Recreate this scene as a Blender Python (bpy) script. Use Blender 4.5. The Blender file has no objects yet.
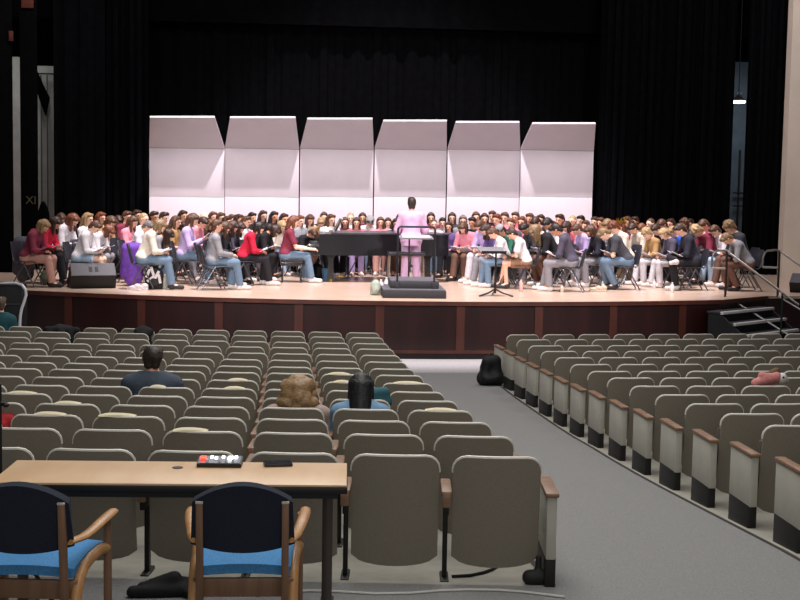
import bpy, bmesh, math, random
import numpy as np
from mathutils import Vector, Matrix, Euler
random.seed(7)
R = math.radians
SC = bpy.context.scene
COL = SC.collection
SC.view_settings.view_transform = 'Standard'
SC.view_settings.look = 'None'

# ------------------------------------------------------------------ camera
EYE, F, YH = 3.04, 1300.0, 185.0
YAW, PITCH, ROLL = R(5.2293), math.atan((300 - YH) / F), R(1.0)
fw = Vector((math.sin(YAW)*math.cos(PITCH), math.cos(YAW)*math.cos(PITCH), -math.sin(PITCH)))
rt0 = Vector((math.cos(YAW), -math.sin(YAW), 0)); up0 = rt0.cross(fw)
rt = rt0*math.cos(ROLL) + up0*math.sin(ROLL); up = up0*math.cos(ROLL) - rt0*math.sin(ROLL)
cam = bpy.data.cameras.new('camera'); cam.sensor_width = 36; cam.lens = 36*F/800; cam.clip_end = 200
co = bpy.data.objects.new('camera', cam); COL.objects.link(co)
m = Matrix((rt, up, -fw)).transposed().to_4x4(); m.translation = (0, 0, EYE); co.matrix_world = m
SC.camera = co
def ray(px, py): return fw + rt*((px-400)/F) + up*((300-py)/F)
def at(px, py, Y):
    d = ray(px, py); return Vector((0, 0, EYE)) + d*(Y/d.y)
def atz(px, py, z):
    d = ray(px, py); return Vector((0, 0, EYE)) + d*((z-EYE)/d.z)
def px_of(p):
    d = Vector(p) - Vector((0, 0, EYE)); k = d.dot(fw); return 400+F*d.dot(rt)/k, 300-F*d.dot(up)/k
STAGE = 1.024

# ------------------------------------------------------------------ materials
def lin(c):
    if isinstance(c, str): c = tuple(int(c[i:i+2], 16)/255 for i in (0, 2, 4))
    return tuple(x/12.92 if x <= .04045 else ((x+.055)/1.055)**2.4 for x in c)
MATS = {}
def mat(col, rough=.7, noise=.12, scale=40, bump=0, metal=0, emit=0, spec=.4, key=None):
    k = key or (col, rough, noise, scale, bump, metal, emit, spec)
    if k in MATS: return MATS[k]
    m = bpy.data.materials.new('surface_%d' % len(MATS)); m.use_nodes = True
    nt = m.node_tree; b = nt.nodes['Principled BSDF']; c = lin(col)
    b.inputs['Roughness'].default_value = rough; b.inputs['Metallic'].default_value = metal
    b.inputs['Specular IOR Level'].default_value = spec
    b.inputs['Base Color'].default_value = (*c, 1); m.diffuse_color = (*c, 1)
    if noise or bump:
        tc = nt.nodes.new('ShaderNodeTexCoord'); n = nt.nodes.new('ShaderNodeTexNoise')
        n.inputs['Scale'].default_value = scale; n.inputs['Detail'].default_value = 3
        nt.links.new(tc.outputs['Object'], n.inputs['Vector'])
        if noise:
            r = nt.nodes.new('ShaderNodeValToRGB'); e = r.color_ramp.elements
            e[0].position, e[1].position = .3, .7
            e[0].color = (*[x*(1-noise) for x in c], 1); e[1].color = (*[min(1, x*(1+noise)) for x in c], 1)
            nt.links.new(n.outputs['Fac'], r.inputs['Fac']); nt.links.new(r.outputs['Color'], b.inputs['Base Color'])
        if bump:
            bp = nt.nodes.new('ShaderNodeBump'); bp.inputs['Strength'].default_value = bump; bp.inputs['Distance'].default_value = .01
            nt.links.new(n.outputs['Fac'], bp.inputs['Height']); nt.links.new(bp.outputs['Normal'], b.inputs['Normal'])
    if emit:
        b.inputs['Emission Color'].default_value = (*c, 1); b.inputs['Emission Strength'].default_value = emit
    MATS[k] = m; return m
def wood(col, dark, rough=.45, scale=(1, 14, 14), key=None):
    k = ('wood', col, dark, scale)
    if k in MATS: return MATS[k]
    m = bpy.data.materials.new('surface_%d' % len(MATS)); m.use_nodes = True; nt = m.node_tree; b = nt.nodes['Principled BSDF']
    b.inputs['Roughness'].default_value = rough
    tc = nt.nodes.new('ShaderNodeTexCoord'); mp = nt.nodes.new('ShaderNodeMapping'); mp.inputs['Scale'].default_value = scale
    n = nt.nodes.new('ShaderNodeTexNoise'); n.inputs['Scale'].default_value = 3; n.inputs['Detail'].default_value = 5
    r = nt.nodes.new('ShaderNodeValToRGB'); r.color_ramp.elements[0].color = (*lin(dark), 1); r.color_ramp.elements[1].color = (*lin(col), 1)
    r.color_ramp.elements[0].position, r.color_ramp.elements[1].position = .3, .65
    nt.links.new(tc.outputs['Object'], mp.inputs['Vector']); nt.links.new(mp.outputs['Vector'], n.inputs['Vector'])
    nt.links.new(n.outputs['Fac'], r.inputs['Fac']); nt.links.new(r.outputs['Color'], b.inputs['Base Color'])
    m.diffuse_color = (*lin(col), 1); MATS[k] = m; return m

# ------------------------------------------------------------------ mesh helpers
def tag(o, label=None, cat=None, group=None, kind=None):
    if label: o['label'] = label
    if cat: o['category'] = cat
    if group: o['group'] = group
    if kind: o['kind'] = kind
    return o
def link(name, me, parent=None, loc=None, rz=None):
    o = bpy.data.objects.new(name, me); COL.objects.link(o)
    if parent: o.parent = parent
    if loc is not None: o.location = loc
    if rz is not None: o.rotation_euler = (0, 0, rz)
    return o
def empty(name, loc, rz=0, label=None, cat=None, group=None):
    o = bpy.data.objects.new(name, None); COL.objects.link(o); o.location = loc; o.rotation_euler = (0, 0, rz)
    o.empty_display_size = .1
    return tag(o, label, cat, group)
class MB:
    def __init__(s): s.bm = bmesh.new(); s.mi = 0
    def box(s, c, d, rot=None, bev=0.0, taper=None):
        g = bmesh.ops.create_cube(s.bm, size=1)['verts']
        for v in g:
            t = taper if (taper and v.co.z > 0) else 1
            v.co = Vector((v.co.x*d[0]*t, v.co.y*d[1]*t, v.co.z*d[2]))
        if bev:
            es = list({e for v in g for e in v.link_edges})
            r = bmesh.ops.bevel(s.bm, geom=es, offset=bev, segments=2, affect='EDGES', profile=.5)
            g = list({v for f in r['faces'] for v in f.verts} | {v for v in g if v.is_valid})
        M = Matrix.Translation(Vector(c)) @ (Euler(rot).to_matrix().to_4x4() if rot else Matrix())
        bmesh.ops.transform(s.bm, matrix=M, verts=g); return s
    def tube(s, pts, r, n=8, cap=True, flat=1.0):
        pts = [Vector(p) for p in pts]; rs = r if isinstance(r, (list, tuple)) else [r]*len(pts)
        rings = []; prev = None
        for i, p in enumerate(pts):
            t = (pts[min(i+1, len(pts)-1)] - pts[max(i-1, 0)]).normalized()
            if prev is None:
                a = Vector((0, 0, 1)) if abs(t.z) < .9 else Vector((1, 0, 0)); u = t.cross(a).normalized()
            else: u = (prev - t*prev.dot(t)).normalized()
            prev = u; w = t.cross(u)
            rings.append([s.bm.verts.new(p + (u*math.cos(2*math.pi*k/n) + w*flat*math.sin(2*math.pi*k/n))*rs[i]) for k in range(n)])
        for a, b in zip(rings, rings[1:]):
            for k in range(n): s.bm.faces.new((a[k], a[(k+1) % n], b[(k+1) % n], b[k]))
        if cap: s.bm.faces.new(rings[0][::-1]); s.bm.faces.new(rings[-1])
        return s
    def lathe(s, prof, c=(0, 0, 0), n=20):
        rings = [[s.bm.verts.new((c[0]+r*math.cos(2*math.pi*k/n), c[1]+r*math.sin(2*math.pi*k/n), c[2]+z)) for k in range(n)] for r, z in prof]
        for a, b in zip(rings, rings[1:]):
            for k in range(n): s.bm.faces.new((a[k], a[(k+1) % n], b[(k+1) % n], b[k]))
        s.bm.faces.new(rings[0][::-1]); s.bm.faces.new(rings[-1]); return s
    def prism(s, poly, y0, y1, axis='y'):
        def P(a, b, y): return (a, y, b) if axis == 'y' else ((a, b, y) if axis == 'z' else (y, a, b))
        A = [s.bm.verts.new(P(a, b, y0)) for a, b in poly]; B = [s.bm.verts.new(P(a, b, y1)) for a, b in poly]
        s.bm.faces.new(A); s.bm.faces.new(B[::-1]); n = len(poly)
        for i in range(n): s.bm.faces.new((A[i], B[i], B[(i+1) % n], A[(i+1) % n]))
        return s
    def grid(s, fn, nu, nv, thick=None):
        V = [[s.bm.verts.new(fn(i/nu, j/nv)) for j in range(nv+1)] for i in range(nu+1)]
        for i in range(nu):
            for j in range(nv): s.bm.faces.new((V[i][j], V[i+1][j], V[i+1][j+1], V[i][j+1]))
        if thick:
            off = {}
            for i in range(nu+1):
                for j in range(nv+1):
                    a, b = V[min(i+1, nu)][j].co - V[max(i-1, 0)][j].co, V[i][min(j+1, nv)].co - V[i][max(j-1, 0)].co
                    off[i, j] = a.cross(b).normalized()*thick
            W = [[s.bm.verts.new(V[i][j].co + off[i, j]) for j in range(nv+1)] for i in range(nu+1)]
            for i in range(nu):
                for j in range(nv): s.bm.faces.new((W[i][j], W[i][j+1], W[i+1][j+1], W[i+1][j]))
            for i in range(nu):
                s.bm.faces.new((V[i][0], W[i][0], W[i+1][0], V[i+1][0])); s.bm.faces.new((V[i][nv], V[i+1][nv], W[i+1][nv], W[i][nv]))
            for j in range(nv):
                s.bm.faces.new((V[0][j], V[0][j+1], W[0][j+1], W[0][j])); s.bm.faces.new((V[nu][j], W[nu][j], W[nu][j+1], V[nu][j+1]))
        return s
    def sphere(s, c, r, seg=16):
        r = r if isinstance(r, (tuple, list)) else (r, r, r)
        M = Matrix.Translation(Vector(c)) @ Matrix.Diagonal((*r, 1))
        bmesh.ops.create_uvsphere(s.bm, u_segments=seg, v_segments=seg//2, radius=1, matrix=M); return s
    def mesh(s, name, mt, smooth=True):
        bmesh.ops.recalc_face_normals(s.bm, faces=s.bm.faces[:])
        me = bpy.data.meshes.new(name); s.bm.to_mesh(me); s.bm.free()
        me.materials.append(mt)
        if smooth:
            me.polygons.foreach_set('use_smooth', [True]*len(me.polygons))
            try: me.set_sharp_from_angle(angle=R(38))
            except Exception: pass
        return me
    def build(s, name, mt, parent=None, loc=None, rz=None, smooth=True):
        return link(name, s.mesh(name, mt, smooth), parent, loc, rz)
def copy_tree(o, parent=None):
    c = o.copy(); COL.objects.link(c); c.parent = parent
    for ch in o.children: copy_tree(ch, c)
    return c
def arcpts(c, r, a0, a1, n, plane='xz'):
    out = []
    for i in range(n+1):
        a = R(a0 + (a1-a0)*i/n); u, v = r*math.cos(a), r*math.sin(a)
        out.append((c[0]+u, c[1], c[2]+v) if plane == 'xz' else ((c[0], c[1]+u, c[2]+v) if plane == 'yz' else (c[0]+u, c[1]+v, c[2])))
    return out

# ------------------------------------------------------------------ SDF surfaces for bodies
class SDF:
    def __init__(s): s.p = []; s.cuts = []
    def cone(s, a, b, ra, rb=None, k=.025, cut=None):
        s.p.append(('c', np.array(a, float), np.array(b, float), ra, ra if rb is None else rb, k, cut)); return s
    def ell(s, c, r, rot=None, k=.02, cut=None):
        s.p.append(('e', np.array(c, float), np.array(r, float), np.eye(3) if rot is None else np.array(rot), 0, k, cut)); return s
    def cut(s, pt, n): s.cuts.append((np.array(pt, float), np.array(n, float))); return s
    def grid(s, h):
        los, his = [], []
        for q in s.p:
            if q[0] == 'c':
                m_ = max(q[3], q[4]); los.append(np.minimum(q[1], q[2])-m_); his.append(np.maximum(q[1], q[2])+m_)
            else:
                m_ = q[2].max(); los.append(q[1]-m_); his.append(q[1]+m_)
        lo = np.min(los, 0)-3*h; hi = np.max(his, 0)+3*h
        n = np.ceil((hi-lo)/h).astype(int)+1
        D = np.full(n, 1.0, np.float32)
        ax = [lo[i]+h*np.arange(n[i]) for i in range(3)]
        for q, l, u in zip(s.p, los, his):
            k = q[5]; mg = k+3*h
            i0 = np.maximum(0, np.floor((l-mg-lo)/h).astype(int)); i1 = np.minimum(n, np.ceil((u+mg-lo)/h).astype(int)+1)
            X, Y, Z = np.meshgrid(*[ax[i][i0[i]:i1[i]] for i in range(3)], indexing='ij')
            P = np.stack((X, Y, Z), -1)
            if q[0] == 'c':
                a, b = q[1], q[2]; ba = b-a; L = max(ba@ba, 1e-9)
                t = np.clip(((P-a)@ba)/L, 0, 1)
                d = np.linalg.norm(P-a-t[..., None]*ba, axis=-1)-(q[3]+(q[4]-q[3])*t)
            else:
                W = (P-q[1])@q[3]; k0 = np.linalg.norm(W/q[2], axis=-1); k1 = np.linalg.norm(W/q[2]**2, axis=-1)+1e-6
                d = k0*(k0-1)/k1
            if q[6] is not None:
                for pt, nn in q[6]: d = np.maximum(d, (P-np.array(pt))@np.array(nn))
            sl = tuple(slice(i0[i], i1[i]) for i in range(3)); o = D[sl]
            hh = np.maximum(k-np.abs(d-o), 0)/max(k, 1e-6)
            D[sl] = np.minimum(d, o)-hh*hh*k*.25
        if s.cuts:
            X, Y, Z = np.meshgrid(*ax, indexing='ij'); P = np.stack((X, Y, Z), -1)
            for pt, nn in s.cuts: D = np.maximum(D, (P-pt)@nn)
        return D, lo
    def mesh(s, name, h, mts, assign=None):
        D, lo = s.grid(h); S = D < 0; n = np.array(D.shape); cn = n-1
        cnt = np.zeros(cn); acc = np.zeros((*cn, 3)); quads = []
        cid = np.arange(cn.prod()).reshape(cn)
        for a in range(3):
            b, c = (a+1) % 3, (a+2) % 3
            sl0 = [slice(None)]*3; sl1 = [slice(None)]*3; sl0[a] = slice(0, -1); sl1[a] = slice(1, None)
            d0, d1 = D[tuple(sl0)], D[tuple(sl1)]; x = (d0 < 0) != (d1 < 0)
            idx = np.argwhere(x); t = d0[x]/(d0[x]-d1[x]); pos = idx.astype(float); pos[:, a] += t
            ins = d0[x] < 0; keep = np.ones(len(idx), bool); cells = []
            for ob, oc in ((-1, -1), (0, -1), (0, 0), (-1, 0)):
                ci = idx.copy(); ci[:, b] += ob; ci[:, c] += oc
                keep &= (ci >= 0).all(1) & (ci < cn).all(1); cells.append(ci)
            for ci in cells:
                q = ci[keep]; np.add.at(cnt, tuple(q.T), 1); np.add.at(acc, tuple(q.T), pos[keep])
            Q = np.stack([cid[tuple(ci[keep].T)] for ci in cells], 1); i_ = ins[keep]
            quads += [Q[i_], Q[~i_][:, ::-1]]
        Q = np.concatenate(quads); used = np.unique(Q); mp = np.full(cid.size, -1); mp[used] = np.arange(len(used))
        V = acc.reshape(-1, 3)[used]/cnt.reshape(-1)[used][:, None]*h+lo; Q = mp[Q]
        me = bpy.data.meshes.new(name); me.vertices.add(len(V)); me.vertices.foreach_set('co', V.astype(np.float32).ravel())
        me.loops.add(Q.size); me.loops.foreach_set('vertex_index', Q.ravel().astype(np.int32))
        me.polygons.add(len(Q)); me.polygons.foreach_set('loop_start', np.arange(0, Q.size, 4, dtype=np.int32))
        try: me.polygons.foreach_set('loop_total', np.full(len(Q), 4, np.int32))
        except Exception: pass
        for q in mts: me.materials.append(q)
        me.polygons.foreach_set('use_smooth', np.ones(len(Q), bool))
        if assign is not None: me.polygons.foreach_set('material_index', assign(V[Q].mean(1)).astype(np.int32))
        me.update(calc_edges=True); me.validate(); return me

# ------------------------------------------------------------------ people
def rotx(a):
    c, s = math.cos(a), math.sin(a); return np.array([[1, 0, 0], [0, c, -s], [0, s, c]])
V3 = lambda *a: np.array(a, float)
def pose(lean=20, bow=40, arms='lap', legs='sit', stand=False, neck=.10, shz=.085):
    J = {}; L = R(lean)
    piv = V3(0, 0, .93 if stand else .53)
    d = V3(0, math.sin(L), math.cos(L)); bk = V3(0, -math.cos(L), math.sin(L))
    J['pel'] = piv; J['waist'] = piv+d*.17+bk*-.01; L2 = L*1.25; d2 = V3(0, math.sin(L2), math.cos(L2))
    J['chest'] = J['waist']+d2*.19; J['neck'] = J['chest']+d2*.16
    J['sh'] = {s: J['chest']+d2*shz+V3(s*.172, 0, 0) for s in (-1, 1)}
    N = L2+R(bow)*.5; dn = V3(0, math.sin(N), math.cos(N)); J['skull0'] = J['neck']+dn*neck
    H = L2*.5+R(bow); J['HR'] = rotx(-H); J['head'] = J['skull0']+J['HR']@V3(0, .02, .06)
    J['hip'] = {s: piv+V3(s*.09, .0, .0 if not stand else -.02) for s in (-1, 1)}
    if stand:
        J['knee'] = {s: V3(s*.105, .03, .50) for s in (-1, 1)}; J['ank'] = {s: V3(s*.125, -.02, .085) for s in (-1, 1)}
    else:
        J['knee'] = {s: V3(s*.11, .43, .515) for s in (-1, 1)}; J['ank'] = {s: V3(s*.10, .45+.06*s, .09) for s in (-1, 1)}
    J['toe'] = {s: J['ank'][s]+V3(s*.03, .15, -.045) for s in (-1, 1)}
    if legs == 'cross':
        J['knee'][1] = V3(.02, .44, .60); J['ank'][1] = V3(-.30, .42, .56); J['toe'][1] = V3(-.38, .52, .53)
        J['ank'][-1] = V3(-.12, .36, .09); J['toe'][-1] = J['ank'][-1]+V3(-.02, .15, -.045)
    if legs == 'back':
        for s in (-1, 1): J['ank'][s] = V3(s*.10, .27+.05*s, .10); J['toe'][s] = J['ank'][s]+V3(s*.02, .14, -.055)
    J['elb'], J['wr'] = {}, {}
    for s in (-1, 1):
        sh = J['sh'][s]
        if arms == 'lap': e, w = sh+V3(s*.06, .06, -.27), V3(s*.09, .30+.05*s, .66)
        elif arms == 'read': e, w = sh+V3(s*.06, .08, -.26), V3(s*.12, .36, .82)
        elif arms == 'piano': e, w = sh+V3(s*.05, .12, -.27), sh+V3(s*.0, .42, -.30)
        elif arms == 'knees': e, w = sh+V3(s*.09, .13, -.25), V3(s*.12, .37, .635)
        elif arms == 'cond': e, w = sh+V3(s*.10, .02, -.28), sh+V3(s*.03, .24, -.32)
        J['elb'][s], J['wr'][s] = e, w
    return J
def sdf_body(J):
    S = SDF()
    S.cone(J['hip'][-1], J['hip'][1], .105, .105, .04).cone(J['pel'], J['waist'], .11, .105, .05)
    for s in (-1, 1):
        S.cone(J['waist']+V3(s*.05, 0, 0), J['chest']+V3(s*.065, 0, 0), .085, .095, .05)
        S.cone(J['chest']+V3(0, 0, .06), J['sh'][s], .075, .055, .05).cone(J['neck']+V3(s*.03, 0, -.02), J['sh'][s]+V3(-s*.05, 0, .01), .048, .05, .04)
        S.cone(J['hip'][s], J['knee'][s], .085, .057, .03).cone(J['knee'][s], J['ank'][s], .055, .036, .02)
        S.cone(J['ank'][s], J['toe'][s], .038, .028, .02)
        S.cone(J['sh'][s], J['elb'][s], .047, .037, .03).cone(J['elb'][s], J['wr'][s], .037, .026, .02)
        a = J['wr'][s]-J['elb'][s]; a = a/np.linalg.norm(a); side = np.cross(a, V3(0, 0, 1)); side /= np.linalg.norm(side)+1e-9
        side = side*(1 if side[0] > 0 else -1); dn = np.cross(side, a); dn = dn*(1 if dn[2] < 0 else -1)
        pc = J['wr'][s]+a*.045; S.cone(J['wr'][s]+a*.02, J['wr'][s]+a*.07, .025, .03, .015)
        for i, (o, l) in enumerate(((-1.5, .060), (-.5, .072), (.5, .068), (1.5, .052))):
            b0 = J['wr'][s]+a*.08+side*o*.0215*s; b1 = b0+a*l*.55+dn*l*.2; b2 = b1+a*l*.25+dn*l*.45
            S.cone(b0, b1, .0115, .0105, .006).cone(b1, b2, .0105, .009, .006)
        t0 = J['wr'][s]+a*.03-side*.024*s; t1 = t0+a*.035-side*.028*s+dn*.01; t2 = t1+a*.03-side*.004*s+dn*.012
        S.cone(t0, t1, .014, .012, .01).cone(t1, t2, .012, .01, .006)
    H = J['head']; Q = J['HR']
    S.cone(J['neck']-V3(0, 0, .02), J['skull0'], .055, .052, .03)
    S.ell(H+Q@V3(0, -.008, .03), (.074, .094, .09), Q, .02)
    S.cone(H+Q@V3(0, .045, -.075), H+Q@V3(0, .03, 0), .034, .062, .03)
    S.cone(H+Q@V3(0, .088, .005), H+Q@V3(0, .108, -.028), .008, .013, .012)
    for s in (-1, 1):
        S.ell(H+Q@V3(s*.077, -.008, -.005), (.009, .018, .03), Q, .008)
        S.ell(H+Q@V3(s*.03, .083, .026), (.024, .012, .008), Q, .01)
    S.ell(H+Q@V3(0, .086, -.056), (.02, .010, .010), Q, .008)
    return S
def face_assign(J):
    H, Q = J['head'], J['HR']
    def f(P):
        W = (P-H)@Q; out = np.zeros(len(P), int)
        for s in (-1, 1):
            out[(((W-V3(s*.031, .085, .008))/V3(.014, .03, .008))**2).sum(1) < 1] = 1
        out[(((W-V3(0, .095, -.056))/V3(.024, .03, .010))**2).sum(1) < 1] = 2
        return out
    return f
def sdf_shirt(J, sl='long', hood=False, i=.016, hem=.03, tail=0):
    S = SDF(); p0 = J['pel']+(J['waist']-J['pel'])*hem
    S.cone(J['hip'][-1]+V3(0, 0, .03), J['hip'][1]+V3(0, 0, .03), .105+i, .105+i, .04).cone(J['pel'], J['waist'], .112+i, .108+i, .05)
    for s in (-1, 1):
        S.cone(J['waist']+V3(s*.055, 0, 0), J['chest']+V3(s*.068, 0, 0), .088+i, .097+i, .05)
        S.cone(J['chest']+V3(0, 0, .06), J['sh'][s], .072+i, .056+i, .05).cone(J['neck']+V3(s*.03, 0, -.025), J['sh'][s]+V3(-s*.05, 0, .01), .048+i, .052+i, .04)
        if sl == 'long':
            a = J['wr'][s]-J['elb'][s]; a /= np.linalg.norm(a)
            S.cone(J['sh'][s], J['elb'][s], .052+i, .042+i, .03)
            S.cone(J['elb'][s], J['wr'][s]+a*.02, .042+i, .030+i, .02, cut=[(J['wr'][s]+a*.005, a)])
        elif sl == 'short':
            a = J['elb'][s]-J['sh'][s]; a /= np.linalg.norm(a)
            S.cone(J['sh'][s], J['elb'][s], .054+i, .050+i, .03, cut=[(J['sh'][s]+(J['elb'][s]-J['sh'][s])*.78, a)])
    if hood:
        n = J['neck']; S.cone(n+V3(-.07, -.05, .0), n+V3(.07, -.05, .0), .05, .05, .03).cone(n+V3(0, -.07, -.03), n+V3(0, -.09, -.13), .06, .04, .04)
    else: S.cone(J['neck']-V3(0, 0, .05), J['neck']+V3(0, 0, .0), .075, .062, .02)
    up_ = (J['neck']-J['chest']); up_ /= np.linalg.norm(up_)
    if not hood: S.cut(J['neck']+up_*.022, up_)
    dn = -(J['waist']-J['pel']); dn /= np.linalg.norm(dn)
    if tail: S.cone(J['pel']+V3(0, -.03, .02), J['pel']+V3(0, -.04, -.14), .14, .16, .04)
    S.cut(p0-V3(0, 0, .07+tail) if tail else p0, dn); return S
def sdf_pants(J, kind='long', i=.013):
    wa = J['waist']-J['pel']; wa /= np.linalg.norm(wa); wc = [(J['pel']+wa*.07, wa)]
    S = SDF(); S.cone(J['hip'][-1], J['hip'][1], .11+i, .11+i, .04, cut=wc).cone(J['pel'], J['pel']+(J['waist']-J['pel'])*.35, .113+i, .11+i, .04, cut=wc)
    for s in (-1, 1):
        if kind == 'long':
            a = J['ank'][s]-J['knee'][s]; a /= np.linalg.norm(a)
            S.cone(J['hip'][s], J['knee'][s], .088+i, .063+i, .03)
            S.cone(J['knee'][s], J['ank'][s]+a*.02, .063+i, .056+i, .02, cut=[(J['ank'][s]+a*.0, a)])
        else:
            a = J['knee'][s]-J['hip'][s]; a /= np.linalg.norm(a)
            S.cone(J['hip'][s], J['knee'][s], .092+i, .075+i, .03, cut=[(J['hip'][s]+(J['knee'][s]-J['hip'][s])*.74, a)])
    return S
def sdf_shoe(J, s):
    S = SDF(); a, t = J['ank'][s], J['toe'][s]; d = t-a; d[2] = 0; d /= np.linalg.norm(d); b = V3(a[0], a[1], t[2])
    S.cone(b-d*.035+V3(0, 0, .012), t+d*.03, .042, .038, .03).cone(b, a+V3(0, 0, -.01), .045, .045, .03)
    S.cut((0, 0, t[2]-.037), (0, 0, -1)); S.cut(a+V3(0, 0, .02), (0, 0, 1)); return S
def sdf_hair(style, J):
    """In the head's own frame; gravity direction g expressed there."""
    Q = J['HR']; g = Q.T@V3(0, 0, -1); S = SDF()
    nF = V3(0, .78, -.62)
    if style == 'cap':
        S.ell((0, -.01, .055), (.089, .108, .085), None, .01).cut((0, 0, .045), (0, 0, -1)); return S
    sc = 1.0 if style != 'curly' else 1.08
    S.ell((0, -.014, .035), (.086*sc, .104*sc, .098*sc), None, .02, cut=[((0, .03, .018), nF)])
    S.cone((-.045, .05, .085), (.045, .05, .085), .034, .034, .02)
    for s in (-1, 1): S.cone((s*.03, -.055, .0), (s*.03, -.06, -.075), .052, .036, .02)
    if style == 'buzz':
        S = SDF().ell((0, -.01, .033), (.079, .099, .093), None, .02, cut=[((0, .03, .03), nF)]).cone((-.025, -.05, -.01), (-.025, -.055, -.06), .052, .036, .02).cone((.025, -.05, -.01), (.025, -.055, -.06), .052, .036, .02); return S
    if style == 'short':
        S.cone((.02, .06, .10), (-.04, .045, .10), .03, .03, .02)
    if style == 'curly':
        rr = random.Random(3)
        for i in range(34):
            a, b = rr.uniform(0, 6.28), rr.uniform(.05, 1)
            v = V3(math.cos(a)*math.sqrt(1-b*b), math.sin(a)*math.sqrt(1-b*b), b)
            if v[1] > .55 and v[2] < .45: continue
            S.ell(V3(0, -.01, .04)+v*V3(.085, .10, .095), (.03, .03, .03), None, .008)
    g2 = g*.8+V3(0, -.35, 0); g2 /= np.linalg.norm(g2)
    if style == 'wavy':
        rr = random.Random(5)
        for i in range(46):
            a = rr.uniform(-2.4, 2.4)-math.pi/2; t = rr.uniform(0, 1); r_ = .082+.028*t
            S.ell(V3(math.cos(a)*r_, math.sin(a)*r_*1.0-.01, .06-.21*t), (.034, .034, .042), None, .016)
    if style in ('bob', 'long', 'wavy'):
        L = .24 if style == 'long' else .10
        for s in (-1, 1):
            S.cone((s*.062, -.02, .03), V3(s*.074, -.012, 0)+g*(.06+L*.55), .036, .026 if style == 'bob' else .03, .025)
            S.cone((s*.04, -.07, .0), V3(s*.05, -.06, 0)+g2*(.06+L), .05, .03, .03)
        S.cone((0, -.08, .0), V3(0, -.07, 0)+g2*(.07+L*1.05), .055, .035, .03)
    if style == 'pony':
        S.ell((0, -.125, .055), (.028, .028, .028), None, .01).cone((0, -.14, .05), V3(0, -.15, .02)+g2*.14, .03, .032, .015).cone(V3(0, -.15, .02)+g2*.14, V3(0, -.15, .02)+g2*.24, .032, .012, .01)
    if style == 'bun':
        S.ell((0, -.10, .11), (.042, .042, .038), None, .008)
    return S
SKIN = [mat(c, .55, .05, 60) for c in ('e8b49a', 'dba283', 'f0c3aa', 'c98f70', '8a5a42')]
EYE_M = mat('2a1c18', .3, 0); LIP_M = mat('c06a60', .5, 0)
DEF = mat('808080')
HB = .0125
POSES = {
    'write': dict(lean=16, bow=42, arms='lap'), 'deep': dict(lean=27, bow=55, arms='lap', legs='back'),
    'look': dict(lean=3, bow=6, arms='lap'), 'read': dict(lean=7, bow=26, arms='read'),
    'cross': dict(lean=15, bow=38, arms='lap', legs='cross'), 'piano': dict(lean=8, bow=14, arms='piano'),
}
ARCH, HAIRC, PART = {}, {}, {}
def arch(p):
    if p not in ARCH: ARCH[p] = pose(**POSES[p]) if p in POSES else None
    return ARCH[p]
def part_mesh(p, kind, h=HB):
    k = (p, kind, h)
    if k in PART: return PART[k]
    J = arch(p)
    if kind == 'body': me = sdf_body(J).mesh('person', h, [SKIN[0], EYE_M, LIP_M], face_assign(J))
    elif kind.startswith('shirt'):
        _, sl, hd = kind.split('_'); me = sdf_shirt(J, sl, hd == 'hood').mesh('shirt', h*1.1, [DEF])
    elif kind.startswith('pants'): me = sdf_pants(J, kind.split('_')[1]).mesh('trousers', h*1.1, [DEF])
    elif kind.startswith('shoe'): me = sdf_shoe(J, int(kind.split('_')[1])).mesh('shoe', h*.9, [DEF])
    elif kind.startswith('hair'): me = sdf_hair(kind.split('_')[1], J).mesh('hair', .011 if h > .01 else .007, [DEF])
    PART[k] = me; return me
def slot(o, mt, i=0):
    o.material_slots[i].link = 'OBJECT'; o.material_slots[i].material = mt; return o
def hair_mat(c): return mat(c, .45, .35, 55, .5)
def cloth(c): return mat(c, .85, .10, 25, .25)
def make_person(p, loc, face, s, hair, hc, sleeve, sc_, pants, pc, shoec, skin, hood=False, h=HB):
    """face = direction (angle of the forward axis measured from +Y, clockwise positive to +X)"""
    J = arch(p); b = link('person', part_mesh(p, 'body', h)); slot(b, SKIN[skin])
    b.location = loc; b.rotation_euler = (0, 0, -face); b.scale = (s, s, s)
    sh = slot(link('hoodie' if hood else ('shirt' if sleeve == 'short' else 'sweater'), part_mesh(p, 'shirt_%s_%s' % (sleeve, 'hood' if hood else 'no'), h), b), cloth(sc_))
    tr = slot(link('shorts' if pants == 'shorts' else 'trousers', part_mesh(p, 'pants_' + pants, h), b), cloth(pc))
    for q in (-1, 1): slot(link('shoe', part_mesh(p, 'shoe_%d' % q, h), b), mat(shoec, .6, .05))
    if hair != 'bald':
        st = 'short' if hair == 'beanie' else hair
        ho = slot(link('hair', part_mesh(p, 'hair_' + st, h), b), hair_mat(hc))
        M = Matrix(J['HR'].tolist()).to_4x4(); M.translation = J['head']; ho.matrix_local = M
        if hair == 'beanie':
            ho.name = 'hair'
            c = slot(link('beanie', part_mesh(p, 'hair_cap', h), b), cloth('8d8c8c')); c.matrix_local = M.copy()
            c.scale = (1.08, 1.06, 1.12)
    return b
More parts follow.
